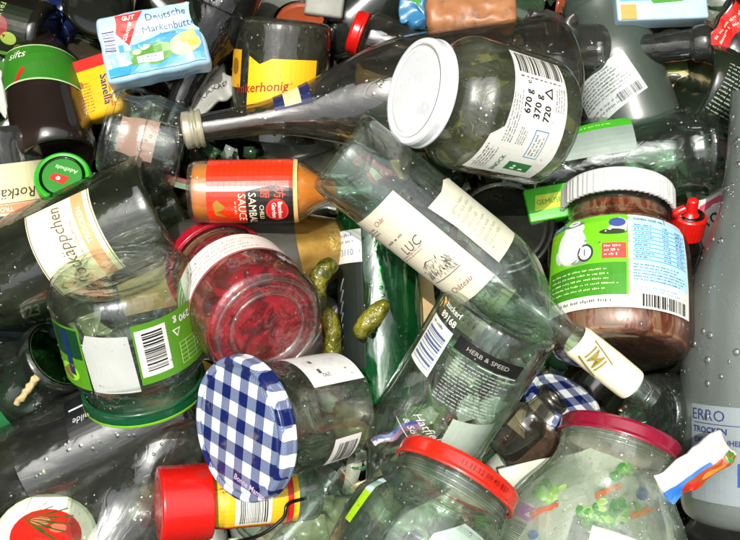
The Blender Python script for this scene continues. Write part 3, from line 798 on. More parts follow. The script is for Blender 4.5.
# tall smoky bottle behind the white lid
v = Vessel('smoky_bottle', 'long smoky clear bottle with a ridged tin neck ring, behind the white lid', 'bottle',
           (568, 70, -120), (190, 130, -66), [(0, .05), (46, .0), (54, .02), (58, .06), (59, .40)] + curve(59, .40, 15, .86, 10) + [(13, 1)], SMOKE, t=4)
vs, fs = lathe(roundprof([(14, v.L - 14), (20, v.L - 14), (21, v.L - 11), (19, v.L - 9), (21, v.L - 6), (19, v.L - 3), (20, v.L), (20, v.L + 6), (14, v.L + 8), (0, v.L + 8)], 1), 60)
link('neck_ring', mesh_from(vs, fs, 'neck_ring', paint('c9c3a8', .3, metal=.6, var=.15)), v.root)
a = Art().rect(-14, -18, 14, 18, '16204a').rect(-12, -8, 12, 8, 'd8c890', 1).rect(14, -18, 17, 18, 'c0401a', 1)
v.label(a, ang=52, v=286, rot=0, name='small_label')

# clear jar mouth at upper left
v = Vessel('empty_jar', 'clear empty jar lying on its side between the butter pack and the sekt label', 'jar',
           (184, 150, -104), (106, 130, -88), [(0, .04), (38, .0), (44, .04), (46, .15), (46, .5)] + curve(46, .5, 40, .75, 5) + [(40, .86), (43, .88), (43, .94), (40, 1)], CLEAR2, t=3)
a = Art().rect(-22, -18, 22, 18, paint('b98a80', .5, var=.2)); v.label(a, ang=0, v=44, rot=0, name='inner_paper', inside=True)

# ------------------------------------------------------------------ 3. upper left
r = flat_root('butter_wrapper', 'blue and white butter pack with a red corner triangle and Deutsche Markenbutter print', 'butter pack', (152, 40, -78), rot=-14, tx=-8, ty=6)
bw = paint('a0c4dc', .3, var=.08, coat=.4, bump=.5, scale=30, name='butter_foil')
boxy('pack', r, 112, 76, 34, bw, bev=6, z0=-17, crumple=2, cut=12, seed=2)
a = Art().rect(-52, -34, 52, 34, bw)
a.poly([(-52, -34), (52, -34), (52, 0), (30, 8), (-20, -2), (-52, 4)], paint('4c9ad0', .3, var=.2), 1)
a.poly([(-26, -26), (4, -28), (22, -20), (20, -8), (-2, -4), (-26, -8)], paint('5a9a38', .4, var=.5, scale=90), 2).ell(-18, -10, 5, 3, 'e8e8a0', 3).ell(-8, -7, 5, 3, 'e6ecd8', 3)
a.rect(-20, -25, 8, -16, 'd2dce8', 3).lines(-18, -24, 6, -17, 2, '3a5a90', 4)
a.poly([(-34, 34), (-4, 34), (-26, -2), (-36, 14)], 'c8201c', 3).text('GUT', -20, 29, 7, W, 4, rot=0, bold=.03).text('&', -20, 22, 6, W, 4, bold=.03).text('GÜNSTIG', -24, 14, 5.4, W, 4, rot=62, bold=.02)
a.text('Deutsche', 20, 25, 11.5, '1c3566', 3).text('Markenbutter', 23, 12, 11, '1c3566', 3).lines(10, 3, 36, 6, 1, INK, 3)
a.ell(34, -12, 17, 13, 'e8c890', 3).ell(32, -14, 13, 9, 'f0e0a8', 4).ell(38, -6, 9, 8, 'eac02a', 5).poly([(34, 0), (46, 4), (50, -14), (40, -18)], 'f0cc50', 6)
a.rect(-52, -8, -36, 22, 'd8e0e8', 2).bars(-51, -6, -38, 20, '3a4a70', 3, vertical=False, n=14)
a.poly([(-52, -34), (-30, -34), (-26, -22), (-40, -12), (-52, -14)], paint('3f9fd8', .2, var=.3, coat=.5, bump=.8), 4)
flat_art(a, 'print', r, 0, 2, 2, step=8)
r = flat_root('margarine_tub', 'yellow margarine tub on end with a red stripe, tucked under the butter pack', 'margarine tub', (92, 86, -112), rot=-12, tx=-6, ty=-14)
yt = paint('e2a912', .35, var=.08, coat=.3, name='yellow_plastic')
boxy('tub', r, 62, 74, 44, yt, bev=9, z0=-22, taper=.85)
a = Art().rect(-28, 20, 22, 33, 'c01810').text('Sanella', 16, -8, 13, '1c2460', 2, rot=-90, bold=.01)
a.lines(-12, -30, 2, 6, 10, '8a5a10', 1).ell(-14, 4, 4, 4, '8a5a10', 2).lines(20, -30, 27, 12, 5, 'd86a10', 1, .8)
flat_art(a, 'print', r, 0)

# bottle with green label and dark red content
v = Vessel('juice_bottle', 'dark red juice bottle with a green label, base toward the camera above the green cap', 'bottle',
           (58, 158, -100), (28, 6, -170), [(0, .04), (28, .02), (34, .0), (38, .06), (39, .5)] + curve(39, .5, 18, .85, 6) + [(18, 1)], paint('231a16', .16, coat=.9, var=.4, bump=.12, scale=20, name='dark_wine_glass'), solid=True)
a = Art().rect(-54, -34, 54, 30, paint('2f7a1c', .35, var=.1)).rect(-54, 28, 54, 30, 'a8c890', 1).rect(-54, -34, 54, -32, 'a8c890', 1).text('Schweppes', -20, 12, 16, 'd8d8c8', 2, shear=.2).poly([(-34, -18), (-20, -8), (-24, -22)], 'b01c18', 2).poly([(0, -32), (50, 16), (54, 4), (16, -32)], '5a1c20', 1)
a = Art().rect(-54, -26, 54, 26, paint('2c701a', .35, var=.1)).rect(-54, 24, 54, 26, 'a8c890', 1).rect(-54, -26, 54, -24, 'a8c890', 1).text('sifts', -28, 12, 15, 'd8d8c8', 2, shear=.2).poly([(-32, -24), (-20, -6), (-16, -10), (-26, -24)], 'b01c18', 2)
v.label(a, ang=0, v=86, rot=-10, sc=.8)

# green cap bottle
v = Vessel('green_cap_bottle', 'bottle seen end-on behind a round green screw cap with a red emblem', 'bottle',
           (84, 230, -210), (62, 176, -74), [(0, .02), (34, 0), (36, .04), (36, .5)] + curve(36, .5, 22, .8) + [(21, 1)], OLIVE, t=3)
cg = paint('2a9a1e', .3, coat=.4, name='bright_green_plastic')
v.lid(26, 20, cg, ribs=44, curl=False)
a = Art().ell(0, 0, 18, 18, '1f7a18', 0).poly([(-9, 2), (2, 12), (6, 6), (-4, -6)], 'c01c14', 1).text('Adelholz', 5, -6, 6, 'c8e8c0', 2, rot=50).ell(-1, 4, 2, 2, W, 2)
v.top(a, rot=180)

v = Vessel('cola_bottle', 'dark bottle with a green and red fruit label in the upper left corner', 'bottle',
           (52, 40, -150), (-60, 14, -160), [(0, .03), (30, 0), (36, .04), (38, .5)] + curve(38, .5, 16, .9) + [(15, 1)], paint('15150f', .12, coat=1, name='black_glass'), solid=True)
a = Art().rect(-40, -26, 40, 26, paint('1c2416', .3)).rect(-40, 22, 40, 26, '5a8a30', 1).ell(4, 0, 10, 12, '7a2018', 1).ell(-8, 8, 8, 6, '8aa040', 1).text('FRUIT', 6, -16, 8, '9ab070', 2, rot=90)
v.label(a, ang=0, v=34, rot=90)
v = Vessel('soda_bottle', 'dark bottle with a bright green sleeve at the far left edge', 'bottle',
           (-34, 96, -160), (34, 24, -170), [(0, .03), (30, 0), (34, .04), (34, .5)] + curve(34, .5, 16, .9) + [(15, 1)], paint('10140c', .12, coat=1, name='black_green_glass'), solid=True)
v.sleeve(.12, .5, paint('3a7a18', .3, var=.3), 'label')
v = Vessel('black_jar', 'round black glass jar, bottom up, at the top edge left of the butter pack', 'jar',
           (97, 8, -120), (110, -30, -220), jar(34, 26), paint('14160f', .1, coat=1, var=.3, name='black_green_gloss'), solid=True)
r = flat_root('blue_bag', 'crumpled dark blue plastic bag in the top left gap', 'bag', (60, 10, -170), rot=20)
boxy('film', r, 44, 44, 20, paint('0c2050', .3, var=.3, bump=1, scale=30), bev=8, crumple=22, cut=10, seed=5)
r = flat_root('red_package', 'dark red packet wedged behind the butter pack at the top edge', 'packet', (208, 8, -160), rot=35)
boxy('film', r, 54, 44, 18, paint('7a1210', .35, var=.3, bump=.8, scale=30), bev=5, crumple=8, cut=10, seed=6)
v = Vessel('dark_bottle', 'dark olive bottle whose neck sweeps down between butter pack and honey jar', 'bottle',
           (238, -40, -110), (168, 132, -126), [(0, .03), (34, 0), (36, .04), (35, .3)] + curve(34, .3, 13, .8) + [(12, 1)], OLIVE, t=3)
r = flat_root('grey_sachet', 'grey printed paper sachet showing through the dark neck beside the honey jar', 'sachet', (202, 88, -134), rot=-28, tx=-10)
boxy('paper', r, 66, 50, 6, paint('8e9088', .5, var=.25, bump=.6, scale=40), bev=2, z0=-3, crumple=6, cut=10, seed=8)
a = Art().poly([(-30, -20), (-18, -14), (-20, 4), (-30, 2)], '1c1c18').lines(-14, 0, 28, 20, 4, '3f403a', 1).text('KAKAO', 10, -10, 9, '34342e').ell(-2, 2, 6, 6, 'b8b8b0', 1)
flat_art(a, 'print', r, 0, 6, 8, step=8)

# honey jar
v = Vessel('honey_jar', 'dusty honey jar with a yellow label reading honig, behind the smoky bottle', 'jar',
           (284, 20, -130), (276, 140, -160), [(0, .03), (36, .01), (44, .0), (48, .06), (48, .5)] + curve(48, .8, 40, .9) + [(40, 1)], DIRTY, t=4)
yh = paint('e8b21a', .4, var=.08)
a = Art().poly([(-46, -40), (24, -40), (24, 28), (-22, 26), (-34, 20), (-46, 27)], yh).text('Imkerhonig', -34, -2, 12.5, '8a1c10', 2, rot=8, shear=.2, bold=.01).rect(-36, -36, -24, -20, '4a7a20', 1).ell(-30, -28, 4, 4, 'c8d860', 2)
v.label(a, ang=-16, v=64, rot=180)
v2 = Art().rect(-8, -16, 12, 20, paint('c8961a', .4)).ell(2, 4, 6, 8, '8a5a10', 1)
v.label(v2, ang=-82 + 150, v=58, rot=180, name='side_label') if False else v.label(v2, ang=66, v=52, rot=180, name='side_label')
v.fill(residue('honey_dust', '6a6758', '8a8672', .55, 60, None, .12, .6, .35), .03, .85, name='dirt')
v = Vessel('orange_rim_jar', 'dark jar with an orange rim behind the honey jar', 'jar',
           (305, 70, -240), (300, 18, -170), jar(34, 26), OLIVE, t=3); v.lid(24, 10, paint('8a3c1a', .5))
r = flat_root('grey_carton', 'small grey carton at the top edge above the honey jar', 'carton', (325, 4, -175), rot=8)
boxy('card', r, 46, 34, 20, paint('77786f', .5, var=.2), bev=3)
# dark jar with red lid
v = Vessel('dusty_jar', 'dusty dark jar with a thin bright red lid, lying beyond the smoky bottle', 'jar',
           (448, 68, -176), (352, 31, -176), jar(27, 20, .8, .9), DIRTY, t=3); v.lid(22, 12, RED)
v = Vessel('dark_bottle', 'dark grey bottle lying at the top edge left of the terracotta tub', 'bottle',
           (400, -20, -215), (300, 70, -225), bottle(36, 14, .5, .8), paint('1e231f', .2, coat=.6), solid=True)
r = flat_root('blue_wrapper', 'small crumpled blue and green wrapper beside the terracotta tub', 'wrapper', (414, 10, -150), rot=10)
boxy('film', r, 30, 40, 10, paint('3a7fae', .3, var=.4, bump=.8, scale=60), bev=3, crumple=10, cut=8, seed=9)
a = Art().poly([(-12, 4), (10, 6), (8, 18), (-10, 16)], paint('4a9a30', .4, var=.3)); flat_art(a, 'print', r, 5, 10, 9, step=5)
r = flat_root('terracotta_tub', 'mottled terracotta brown tub at the top edge above the white lid', 'tub', (471, 4, -112), rot=0, tx=-20)
boxy('tub', r, 104, 56, 50, paint('b07850', .45, var=.45, bump=1.0, scale=38, dirt=.9, name='mottled_terracotta'), bev=13, z0=-25, taper=.9, crumple=5, cut=12, seed=3)
r = flat_root('steel_wool_scrap', 'dark folded sheet right of the terracotta tub', 'sheet', (548, 44, -160), rot=12); 
r.name = 'dark_sheet'
boxy('film', r, 60, 70, 8, paint('3a3833', .35, var=.3, bump=.6), bev=2, crumple=12, cut=10, seed=12)

# ------------------------------------------------------------------ 4. upper right
v = Vessel('frosted_green_bottle', 'frosted dark green bottle with a pale slanting text label at the top right', 'bottle',
           (638, 136, -175), (582, -34, -200), [(0, .02), (38, 0), (44, .02), (45, .08), (45, .42)] + curve(45, .44, 34, .74, 6) + curve(34, .74, 18, .95, 5) + [(18, 1)], FROSTG, t=4)
a = Art().poly([(-34, -26), (34, -22), (34, 22), (-34, 20)], paint('a9b0ae', .5, var=.08)).lines(-31, -8, 30, 18, 8, '4d5250').lines(-28, -20, 20, -11, 2, '6a706e').bars(6, -20, 30, -11, '4d5250', 2, n=10)
v.label(a, ang=-20, v=46, rot=16)
a = Art().rect(-30, -14, 30, 14, paint('8a1420', .4)).rect(-30, -14, 30, -12, 'd8c8c0', 1); v.label(a, ang=-48, v=178, rot=0, name='neck_label')
v = Vessel('clear_bottle', 'clear thick-footed bottle with a green side label, lying beyond the spread jar', 'bottle',
           (714, 146, -150), (500, 176, -176), [(0, .05), (30, .03), (42, .0), (48, .02), (49, .06), (43, .09), (42, .14), (45, .22), (45, .5)] + curve(45, .5, 38, .8) + [(36, 1)], PALEG, t=5, d=4)
a = Art().rect(-50, -26, 40, -15, paint('3aa018', .35, var=.1)).rect(-50, -15, 40, 12, paint('83938a', .5, var=.25, dirt=.5)).lines(-30, -22, 30, -18, 1, 'a8d880', 1)
v.label(a, ang=24, v=132, rot=90)
r = flat_root('green_carton', 'bright green printed carton edge under the clear thick-footed bottle', 'carton', (572, 198, -118), rot=-10, tx=-16)
boxy('card', r, 104, 40, 20, paint('3fae1c', .35, var=.1, coat=.2), bev=2, z0=-10)
a = Art().poly([(-44, -8), (-8, -8), (-4, 10), (-40, 10)], 'b8d02a').ell(6, 0, 7, 6, 'c8481c', 1).ell(14, 3, 7, 5, 'd8802a', 2).lines(22, -6, 46, 8, 3, 'd8f0b0').text('GEMÜSE', -26, 1, 8, '2a6a10', 2)
flat_art(a, 'print', r, 0)
r = flat_root('painted_carton', 'dark blue and ochre carton side between the dark jar and the spread jar', 'carton', (545, 222, -166), rot=-8)
boxy('card', r, 70, 50, 20, paint('18202a', .35, var=.4), bev=2, z0=-10)
a = Art().rect(-30, -24, -22, 24, 'a8841c').ell(6, 0, 16, 6, '2f5f9a', 1).ell(14, 8, 8, 4, 'b02a20', 2); flat_art(a, 'print', r, 0)
v = Vessel('black_jar', 'black glass jar with a tin rim under the back label of the wine bottle', 'jar',
           (505, 260, -220), (502, 226, -122), [(0, 0), (44, 0), (48, .1), (48, .8), (46, 1)], GREY, t=4)
v.lid(50, 10, paint('23241f', .25, metal=.5))
v = Vessel('bottle_neck_piece', 'grey green bottle with its mouth pointing right beside the frosted dark bottle', 'bottle',
           (560, 60, -190), (712, 42, -120), [(0, 0), (34, .02), (34, .3)] + curve(34, .3, 15, .5) + [(15, .88), (18, .89), (18, .97), (15, 1)], glass('neck_grey_glass', '8c9a8c', '39443a', haze=.12, f0=.08), t=3)
v.root.name = 'slim_bottle'
r = flat_root('milk_carton', 'light blue carton with green grass print at the top right edge', 'carton', (662, 0, -130), rot=-2, tx=-10)
boxy('card', r, 104, 46, 26, paint('a8c4d0', .4, var=.1), bev=3, z0=-13)
a = Art().rect(-48, 0, 48, 22, paint('5fa8d0', .35, var=.2)).poly([(-14, 2), (-6, 14), (0, 4), (8, 16), (14, 2), (26, 10), (24, -2), (-10, -4)], '3f8a2a', 1).rect(-48, -22, -30, -4, 'b89a50', 1).text('milch', 34, 2, 9, 'e8f0f0', 2)
flat_art(a, 'print', r, 0)
v = Vessel('gold_label_jar', 'dark jar with a round gold and cream label, right of the frosted green bottle', 'jar',
           (670, 100, -190), (672, 30, -240), jar(34, 28), paint('2a2c1e', .2, coat=.8), solid=True)
a = Art().ell(0, 0, 30, 30, paint('b8a878', .4, var=.1), 0).ell(0, -2, 24, 22, '4a5a2a', 1).text('MIGGOLD', 0, 24, 7.5, '3a3018', 2, rot=0, bold=.02).ell(0, -4, 14, 10, 'b0301c', 2)
v.label(a, ang=0, v=30, rot=0, step=4, vstep=5)
v = Vessel('lettered_bottle', 'dark green bottle printed with rows of fine white lettering at the right edge', 'bottle',
           (690, 84, -140), (810, 120, -170), [(0, .04), (34, .01), (42, .0), (45, .06), (45, .6), (30, .9), (20, 1)], paint('1a2418', .14, coat=1, var=.3), solid=True)
a = Art(); a.lines(-34, -26, 38, 26, 13, 'a8b4a8', 0, .35); v.label(a, ang=0, v=42, rot=78)
r = flat_root('snack_packet', 'black and bright red foil packet in the top right corner', 'packet', (734, 30, -120), rot=-56)
boxy('film', r, 66, 50, 14, paint('1d1412', .3, coat=.5, var=.3), bev=4, crumple=6, cut=10, seed=15)
a = Art().rect(-30, -4, 26, 20, 'c81c14').lines(-24, 2, 22, 14, 2, 'e8c8b8', 1); flat_art(a, 'print', r, 7, 6, 15, step=6)
v = Vessel('pink_bottle', 'pink plastic bottle at the right edge below the lettered bottle', 'bottle',
           (764, 100, -160), (716, 150, -190), [(0, 0), (26, .02), (28, .1), (28, .6), (24, .9), (20, 1)], paint('a04a62', .35, coat=.3, var=.15), solid=True)
v = Vessel('soy_bottle', 'little black sauce bottle with a bright red nozzle cap, right of the spread jar', 'sauce bottle',
           (672, 285, -150), (690, 214, -92), [(0, 0), (18, .02), (19, .1), (19, .55)] + curve(19, .55, 14, .7, 4) + [(14, 1)], paint('120c0a', .1, coat=1), solid=True)
v.lid(17, 24, RED, ribs=26, curl=False, groove=False)
vs, fs = lathe(roundprof([(10, v.L), (7, v.L + 4), (6, v.L + 18), (3, v.L + 20), (0, v.L + 20)], 2), 32); link('nozzle', mesh_from(vs, fs, 'nozzle', RED), v.root)
o = tube([(8, -10, v.L - 4), (14, -14, v.L + 6), (10, -6, v.L + 12)], lambda u: 4.5, name='cap_tab', mat=RED, parent=v.root)
r = flat_root('sugar_packet', 'white and red paper packet with large black TO letters beside the soy sauce bottle', 'packet', (716, 222, -135), rot=-30)
boxy('paper', r, 50, 60, 8, paint('c8c4bc', .5, var=.15), bev=1, z0=-4, crumple=4, cut=10, seed=17)
a = Art().text('TO', -4, 4, 15, BK, bold=.02).text('1801', -2, -8, 8, INK).rect(-22, 18, 20, 26, 'b8405a'); flat_art(a, 'print', r, 0, 4, 17)
v = Vessel('amber_bottle', 'brown glass bottle in the gap below the soy sauce bottle', 'bottle',
           (690, 330, -210), (712, 240, -160), bottle(26, 10, .5, .8), BROWN, t=3)
a = Art().rect(-20, -20, 20, 20, '8a6a1a').ell(0, 0, 8, 8, 'b01c14', 1).rect(-20, 14, 20, 17, 'd8c080', 1); v.label(a, ang=0, v=40)

# ------------------------------------------------------------------ 5. lower middle and right
v = Vessel('tumbler', 'small clear glass tumbler under the corner of the spread jar', 'glass',
           (648, 412, -62), (702, 412, -104), [(0, .06), (30, .05), (34, 0), (37, .05), (42, .8), (43, 1)], PALEG, t=3)
v = Vessel('brown_smear_jar', 'jar with a blue and white check rim and brown smears inside, under the ivory capsule', 'jar',
           (528, 462, -170), (566, 398, -120), jar(36, 32, .75, .88), CLEAR, t=3)
GING = bpy.data.materials['blue_gingham_print']
v.lid(38, 12, GING); v.fill(residue('brown_smear', '3a2014', '8a5a44', .6, 40, None, .1, .3, .35), .03, .85)
v = Vessel('lidless_flask', 'dark small bottle with its neck up by the crimson lid', 'bottle',
           (500, 445, -118), (556, 396, -84), [(0, .03), (20, 0), (23, .06), (22, .5)] + curve(22, .5, 13, .7) + [(13, .9), (17, .91), (17, .98), (13, 1)], SMOKE, t=2.5)
v.root.name = 'small_dark_bottle'
r = flat_root('white_card', 'small white card corner beside the small dark bottle', 'card', (527, 418, -122), rot=40)
boxy('card', r, 26, 40, 2, W, bev=.5)
r = flat_root('snack_wrapper', 'folded white snack bag with an orange, blue and green edge at the lower right', 'snack bag', (696, 468, 34), rot=-40, tx=10, ty=-8)
wp = paint('bfc0b8', .35, var=.06, coat=.3, bump=.6, scale=25, name='white_film')
boxy('film', r, 80, 34, 5, wp, bev=2, z0=-3, crumple=5, cut=8, seed=21)
a = Art().rect(-36, -16, 38, -5, paint('a8481c', .35, var=.5, scale=90)).rect(-38, -5, 12, -2, '2f6fc0', 1).ell(32, -10, 7, 5, '3a7a1a', 2).ell(-14, -11, 9, 3, 'b01c18', 2).ell(10, -11, 12, 3, 'c87a2a', 2).poly([(-38, -16), (-26, -16), (-16, -4), (-38, 0)], '2f6fc0', 3)
flat_art(a, 'print', r, 0, 5, 21, step=6)
v = Vessel('dark_bottle', 'black green bottle lying in the bottom right corner under the snack bag', 'bottle',
           (680, 500, -118), (830, 580, -130), bottle(40, 15, .5, .8), OLIVE, t=4)
r = flat_root('magenta_sachet', 'magenta ended sachet with a barcode between the two big jars at the bottom', 'sachet', (512, 526, -84), rot=-62)
boxy('film', r, 60, 34, 6, paint('e0dcc8', .4, bump=.4), bev=2, z0=-3, crumple=3, cut=9, seed=24)
a = Art().rect(-28, -15, -14, 15, 'b05ac0').rect(14, -15, 28, 15, 'b05ac0').bars(-12, -13, 12, 14, BK, 1, vertical=True, n=12)
a = Art().rect(12, -15, 29, 15, 'b05ac0').bars(-26, -13, 10, 14, BK, 1, n=18); flat_art(a, 'print', r, 0, 3, 24)
r = flat_root('cellophane_scrap', 'twisted pink and blue edged cellophane strip by the orange red lid', 'wrapper', (398, 432, -20), rot=-24)
boxy('film', r, 54, 9, 3, paint('b07a9a', .2, coat=.8, var=.4, bump=.8, scale=80), bev=1, crumple=7, cut=6, seed=27)
a = Art().rect(-25, 1, 22, 4, '2f4fb0'); flat_art(a, 'print', r, 1.6, 7, 27, step=5)
r = flat_root('wooden_board', 'strip of bare pale wood between the green bottle and the liquor bottle', 'board', (420, 300, -150), rot=-6)
boxy('wood', r, 34, 130, 12, paint('b89a68', .6, var=.25, bump=.4), bev=1)
v = Vessel('clear_broken_jar', 'clear square jar with a black strap across it, below the gingham lid jar', 'jar',
           (270, 560, -60), (334, 476, -96), [(0, .03), (38, 0), (46, .04), (46, .7), (40, .85), (38, 1)], CLEAR2, t=3.5, seg=96, mod=lambda q, z: 1 + .06 * math.cos(4 * q))
v.root.name = 'square_jar'
tube_thing('black_strap', 'thin black plastic strap bent across the square jar', 'strap', [(236, 542, -30), (262, 534, -14), (283, 518, -12), (288, 504, -14), (306, 498, -30)], lambda u: 1.9, paint('10100e', .3))

# ------------------------------------------------------------------ 6. lower left
v = Vessel('dark_clear_bottle', 'long glossy dark clear bottle with a small black label, lying below the green lid', 'bottle',
           (196, 392, -112), (-150, 560, -96), [(0, .05), (40, .01), (50, .0), (54, .03), (55, .46)] + curve(55, .46, 20, .8) + [(19, 1)], glass('black_clear_glass', 'b4baae', '262a26', haze=.08, wav=.22, f0=.14, rough=.1), t=4)
a = Art().poly([(-16, -24), (18, -22), (20, 22), (-12, 24)], '0e0f12').text('milde', 2, 6, 9, 'b0b4b8', 2, shear=.3).rect(-10, -8, 14, -6, 'c8d0e0', 1)
v.label(a, ang=34, v=96, rot=90)
v = Vessel('clear_juice_bottle', 'clear wide-shouldered bottle standing on its neck, left of the red screw cap', 'bottle',
           (188, 398, -118), (92, 580, -70), [(0, .04), (34, .01), (42, .0), (46, .04), (46, .34)] + curve(46, .36, 60, .62, 6) + [(60, 1)], GREY, t=3.5)
v = Vessel('tomato_lid_jar', 'jar with a round lid picturing a tomato in the bottom left corner', 'jar',
           (40, 632, -150), (46, 536, -20), jar(60, 54), GREY, t=3)
v.lid(47, 14, paint('cfd8c4', .3, coat=.4))
a = Art().ell(0, 0, 46, 46, 'b8cf9c', 0).ell(0, 0, 42, 42, 'e6e8da', 1).ell(0, 0, 32, 29, 'c81f12', 2).ell(-6, 16, 9, 5, 'ef7a60', 3)
for i in range(9):
    an = 3.0 + i * .28; a.poly([(-22, 20), (-22 + 30 * math.cos(an + 2.4), 20 + 22 * math.sin(an + 2.4)), (-20 + 30 * math.cos(an + 2.44), 21 + 22 * math.sin(an + 2.44))], '2f5a1c', 4)
for i in range(5):
    an = -.9 + i * .35; a.poly([(-22, 16), (-22 + 46 * math.cos(an), 16 + 26 * math.sin(an)), (-21 + 46 * math.cos(an + .03), 17 + 26 * math.sin(an + .03))], '2f5a1c', 4)
a.ell(10, 8, 8, 5, 'ee6a50', 3).ell(-4, -10, 12, 8, 'd83020', 3)
v.top(a, rot=90)
v = Vessel('green_glass_mug', 'green glass jar with a round open mouth and a leaf label at the left edge', 'jar',
           (-6, 408, -150), (60, 354, -92), [(0, .03), (36, 0), (44, .05), (46, .5)] + curve(46, .5, 34, .85) + [(38, .9), (38, .97), (34, 1)], glass('bottle_green_glass', 'a8d4b4', '1f5a38', haze=.06, wav=.4, f0=.1), t=4)
v.root.name = 'green_glass_jar'
a = Art().poly([(-30, -30), (20, -34), (34, 6), (10, 30), (-24, 20)], paint('1f6a3a', .5, var=.2)); v.label(a, ang=10, v=24, rot=20, name='leaf_label')
tube_thing('wood_stick', 'short pale splintered stick lying on the green glass jar', 'stick', [(16, 404, -62), (26, 392, -58), (38, 376, -60)], lambda u: 3 + 2 * u, paint('b8a878', .6, var=.3), bumps=.5)
v = Vessel('beige_jar', 'dull beige filled jar with a grey ring at the left edge', 'jar',
           (-40, 470, -170), (20, 420, -140), [(0, 0), (42, .02), (46, .1), (46, .9), (44, 1)], paint('8f8668', .35, coat=.6, var=.15), solid=True); v.lid(48, 6, paint('4a4c48', .3, metal=.3), z=66)
v = Vessel('dark_bottle', 'dark bottle under the sekt bottle at the left edge with white digits', 'bottle',
           (70, 306, -150), (-120, 300, -150), bottle(38, 14, .5, .8), paint('1a1f24', .15, coat=1, var=.3), solid=True)
a = Art().text('123', 0, 0, 15, 'c8ccd8', bold=.02); v.label(a, ang=-10, v=26, rot=-78, name='print')
v = Vessel('bottle_red_cap', 'bottle with a little red cap peeping out beside the gingham lid', 'bottle',
           (120, 420, -190), (190, 396, -88), bottle(26, 9, .4, .7), GREY, t=3); v.root.name = 'small_red_cap_bottle'
v.lid(12, 22, RED, curl=False, groove=False)
r = flat_root('yellow_card', 'narrow yellow card strip between the green lid and the jam jar', 'card', (198, 362, -116), rot=28)
boxy('card', r, 34, 10, 3, paint('c8a01e', .4), bev=.5)
r = flat_root('white_scrap', 'torn white paper scrap at the far left edge beside the juice bottle', 'paper', (2, 92, -130), rot=20)
boxy('paper', r, 30, 50, 3, paint('b8bcb0', .5), bev=.5, crumple=6, cut=8, seed=31)
r = flat_root('red_card', 'red and white card edge under the empty jar', 'card', (184, 184, -128), rot=14)
boxy('card', r, 60, 12, 10, paint('a81c18', .4), bev=1); a = Art().rect(-10, -6, 30, 0, paint('a8b8a0', .4)); flat_art(a, 'print', r, 5)

# ------------------------------------------------------------------ 6b. things seen through the clear glass
v = Vessel('pale_jar', 'pale jar with a cream label lying under the shoulder of the wine bottle', 'jar',
           (520, 330, -190), (420, 250, -200), jar(40, 32), CLEAR, t=3)
v.label(Art().rect(-46, -26, 46, 26, CREAM).lines(-30, -20, 30, 10, 5, INK), ang=0, v=56)
for nm, lb, ct, c_, rt_, sx_, sy_, hx_, sd_ in (
    ('paper_scrap', 'crumpled white paper seen through the liquor bottle beside the orange red lid', 'paper', (482, 412, -140), 25, 50, 36, 'd0d2cc', 41),
    ('paper_scrap', 'crumpled grey white paper seen through the body of the red lid jar', 'paper', (436, 520, -110), 40, 70, 60, 'a9b098', 42),
    ('paper_scrap', 'crumpled pale paper seen through the gingham lid jar', 'paper', (330, 430, -130), -12, 80, 60, 'b8a67c', 43),
    ('film_scrap', 'silvery plastic film seen through the pickle jar', 'plastic film', (500, 150, -130), 15, 110, 60, '8f9a72', 45),
    ('paper_scrap', 'crumpled buff paper seen through the castle label wine bottle near its base', 'paper', (380, 150, -120), 40, 80, 40, 'a08c6c', 46),
    ('film_scrap', 'grey plastic film seen through the base half of the green lid jar', 'plastic film', (90, 330, -140), 60, 90, 50, '8a8f6c', 47),
    ('paper_scrap', 'grey paper scrap seen through the empty jar left of the sauce bottle', 'paper', (140, 130, -140), 10, 70, 60, '8a8780', 48),
    ('film_scrap', 'grey plastic film lying under the square jar at the bottom edge', 'plastic film', (300, 520, -160), 10, 110, 70, 'b8ae8c', 49),
    ('film_scrap', 'dull pale plastic film seen through the clear thick-footed bottle', 'plastic film', (650, 150, -215), 5, 120, 60, '8b9888', 50),
    ('film_scrap', 'tawny plastic film seen through the smoky bottle shoulder', 'plastic film', (500, 60, -190), 20, 90, 60, '8a7460', 51)):
    r = flat_root(nm, lb, ct, c_, rot=rt_, tx=sd_ % 5 * 5 - 10, ty=sd_ % 3 * 8 - 8)
    boxy('sheet', r, sx_, sy_, 3, paint(hx_, .35, coat=.3, var=.35, bump=1.2, scale=45), bev=1, crumple=22, cut=6, seed=sd_)

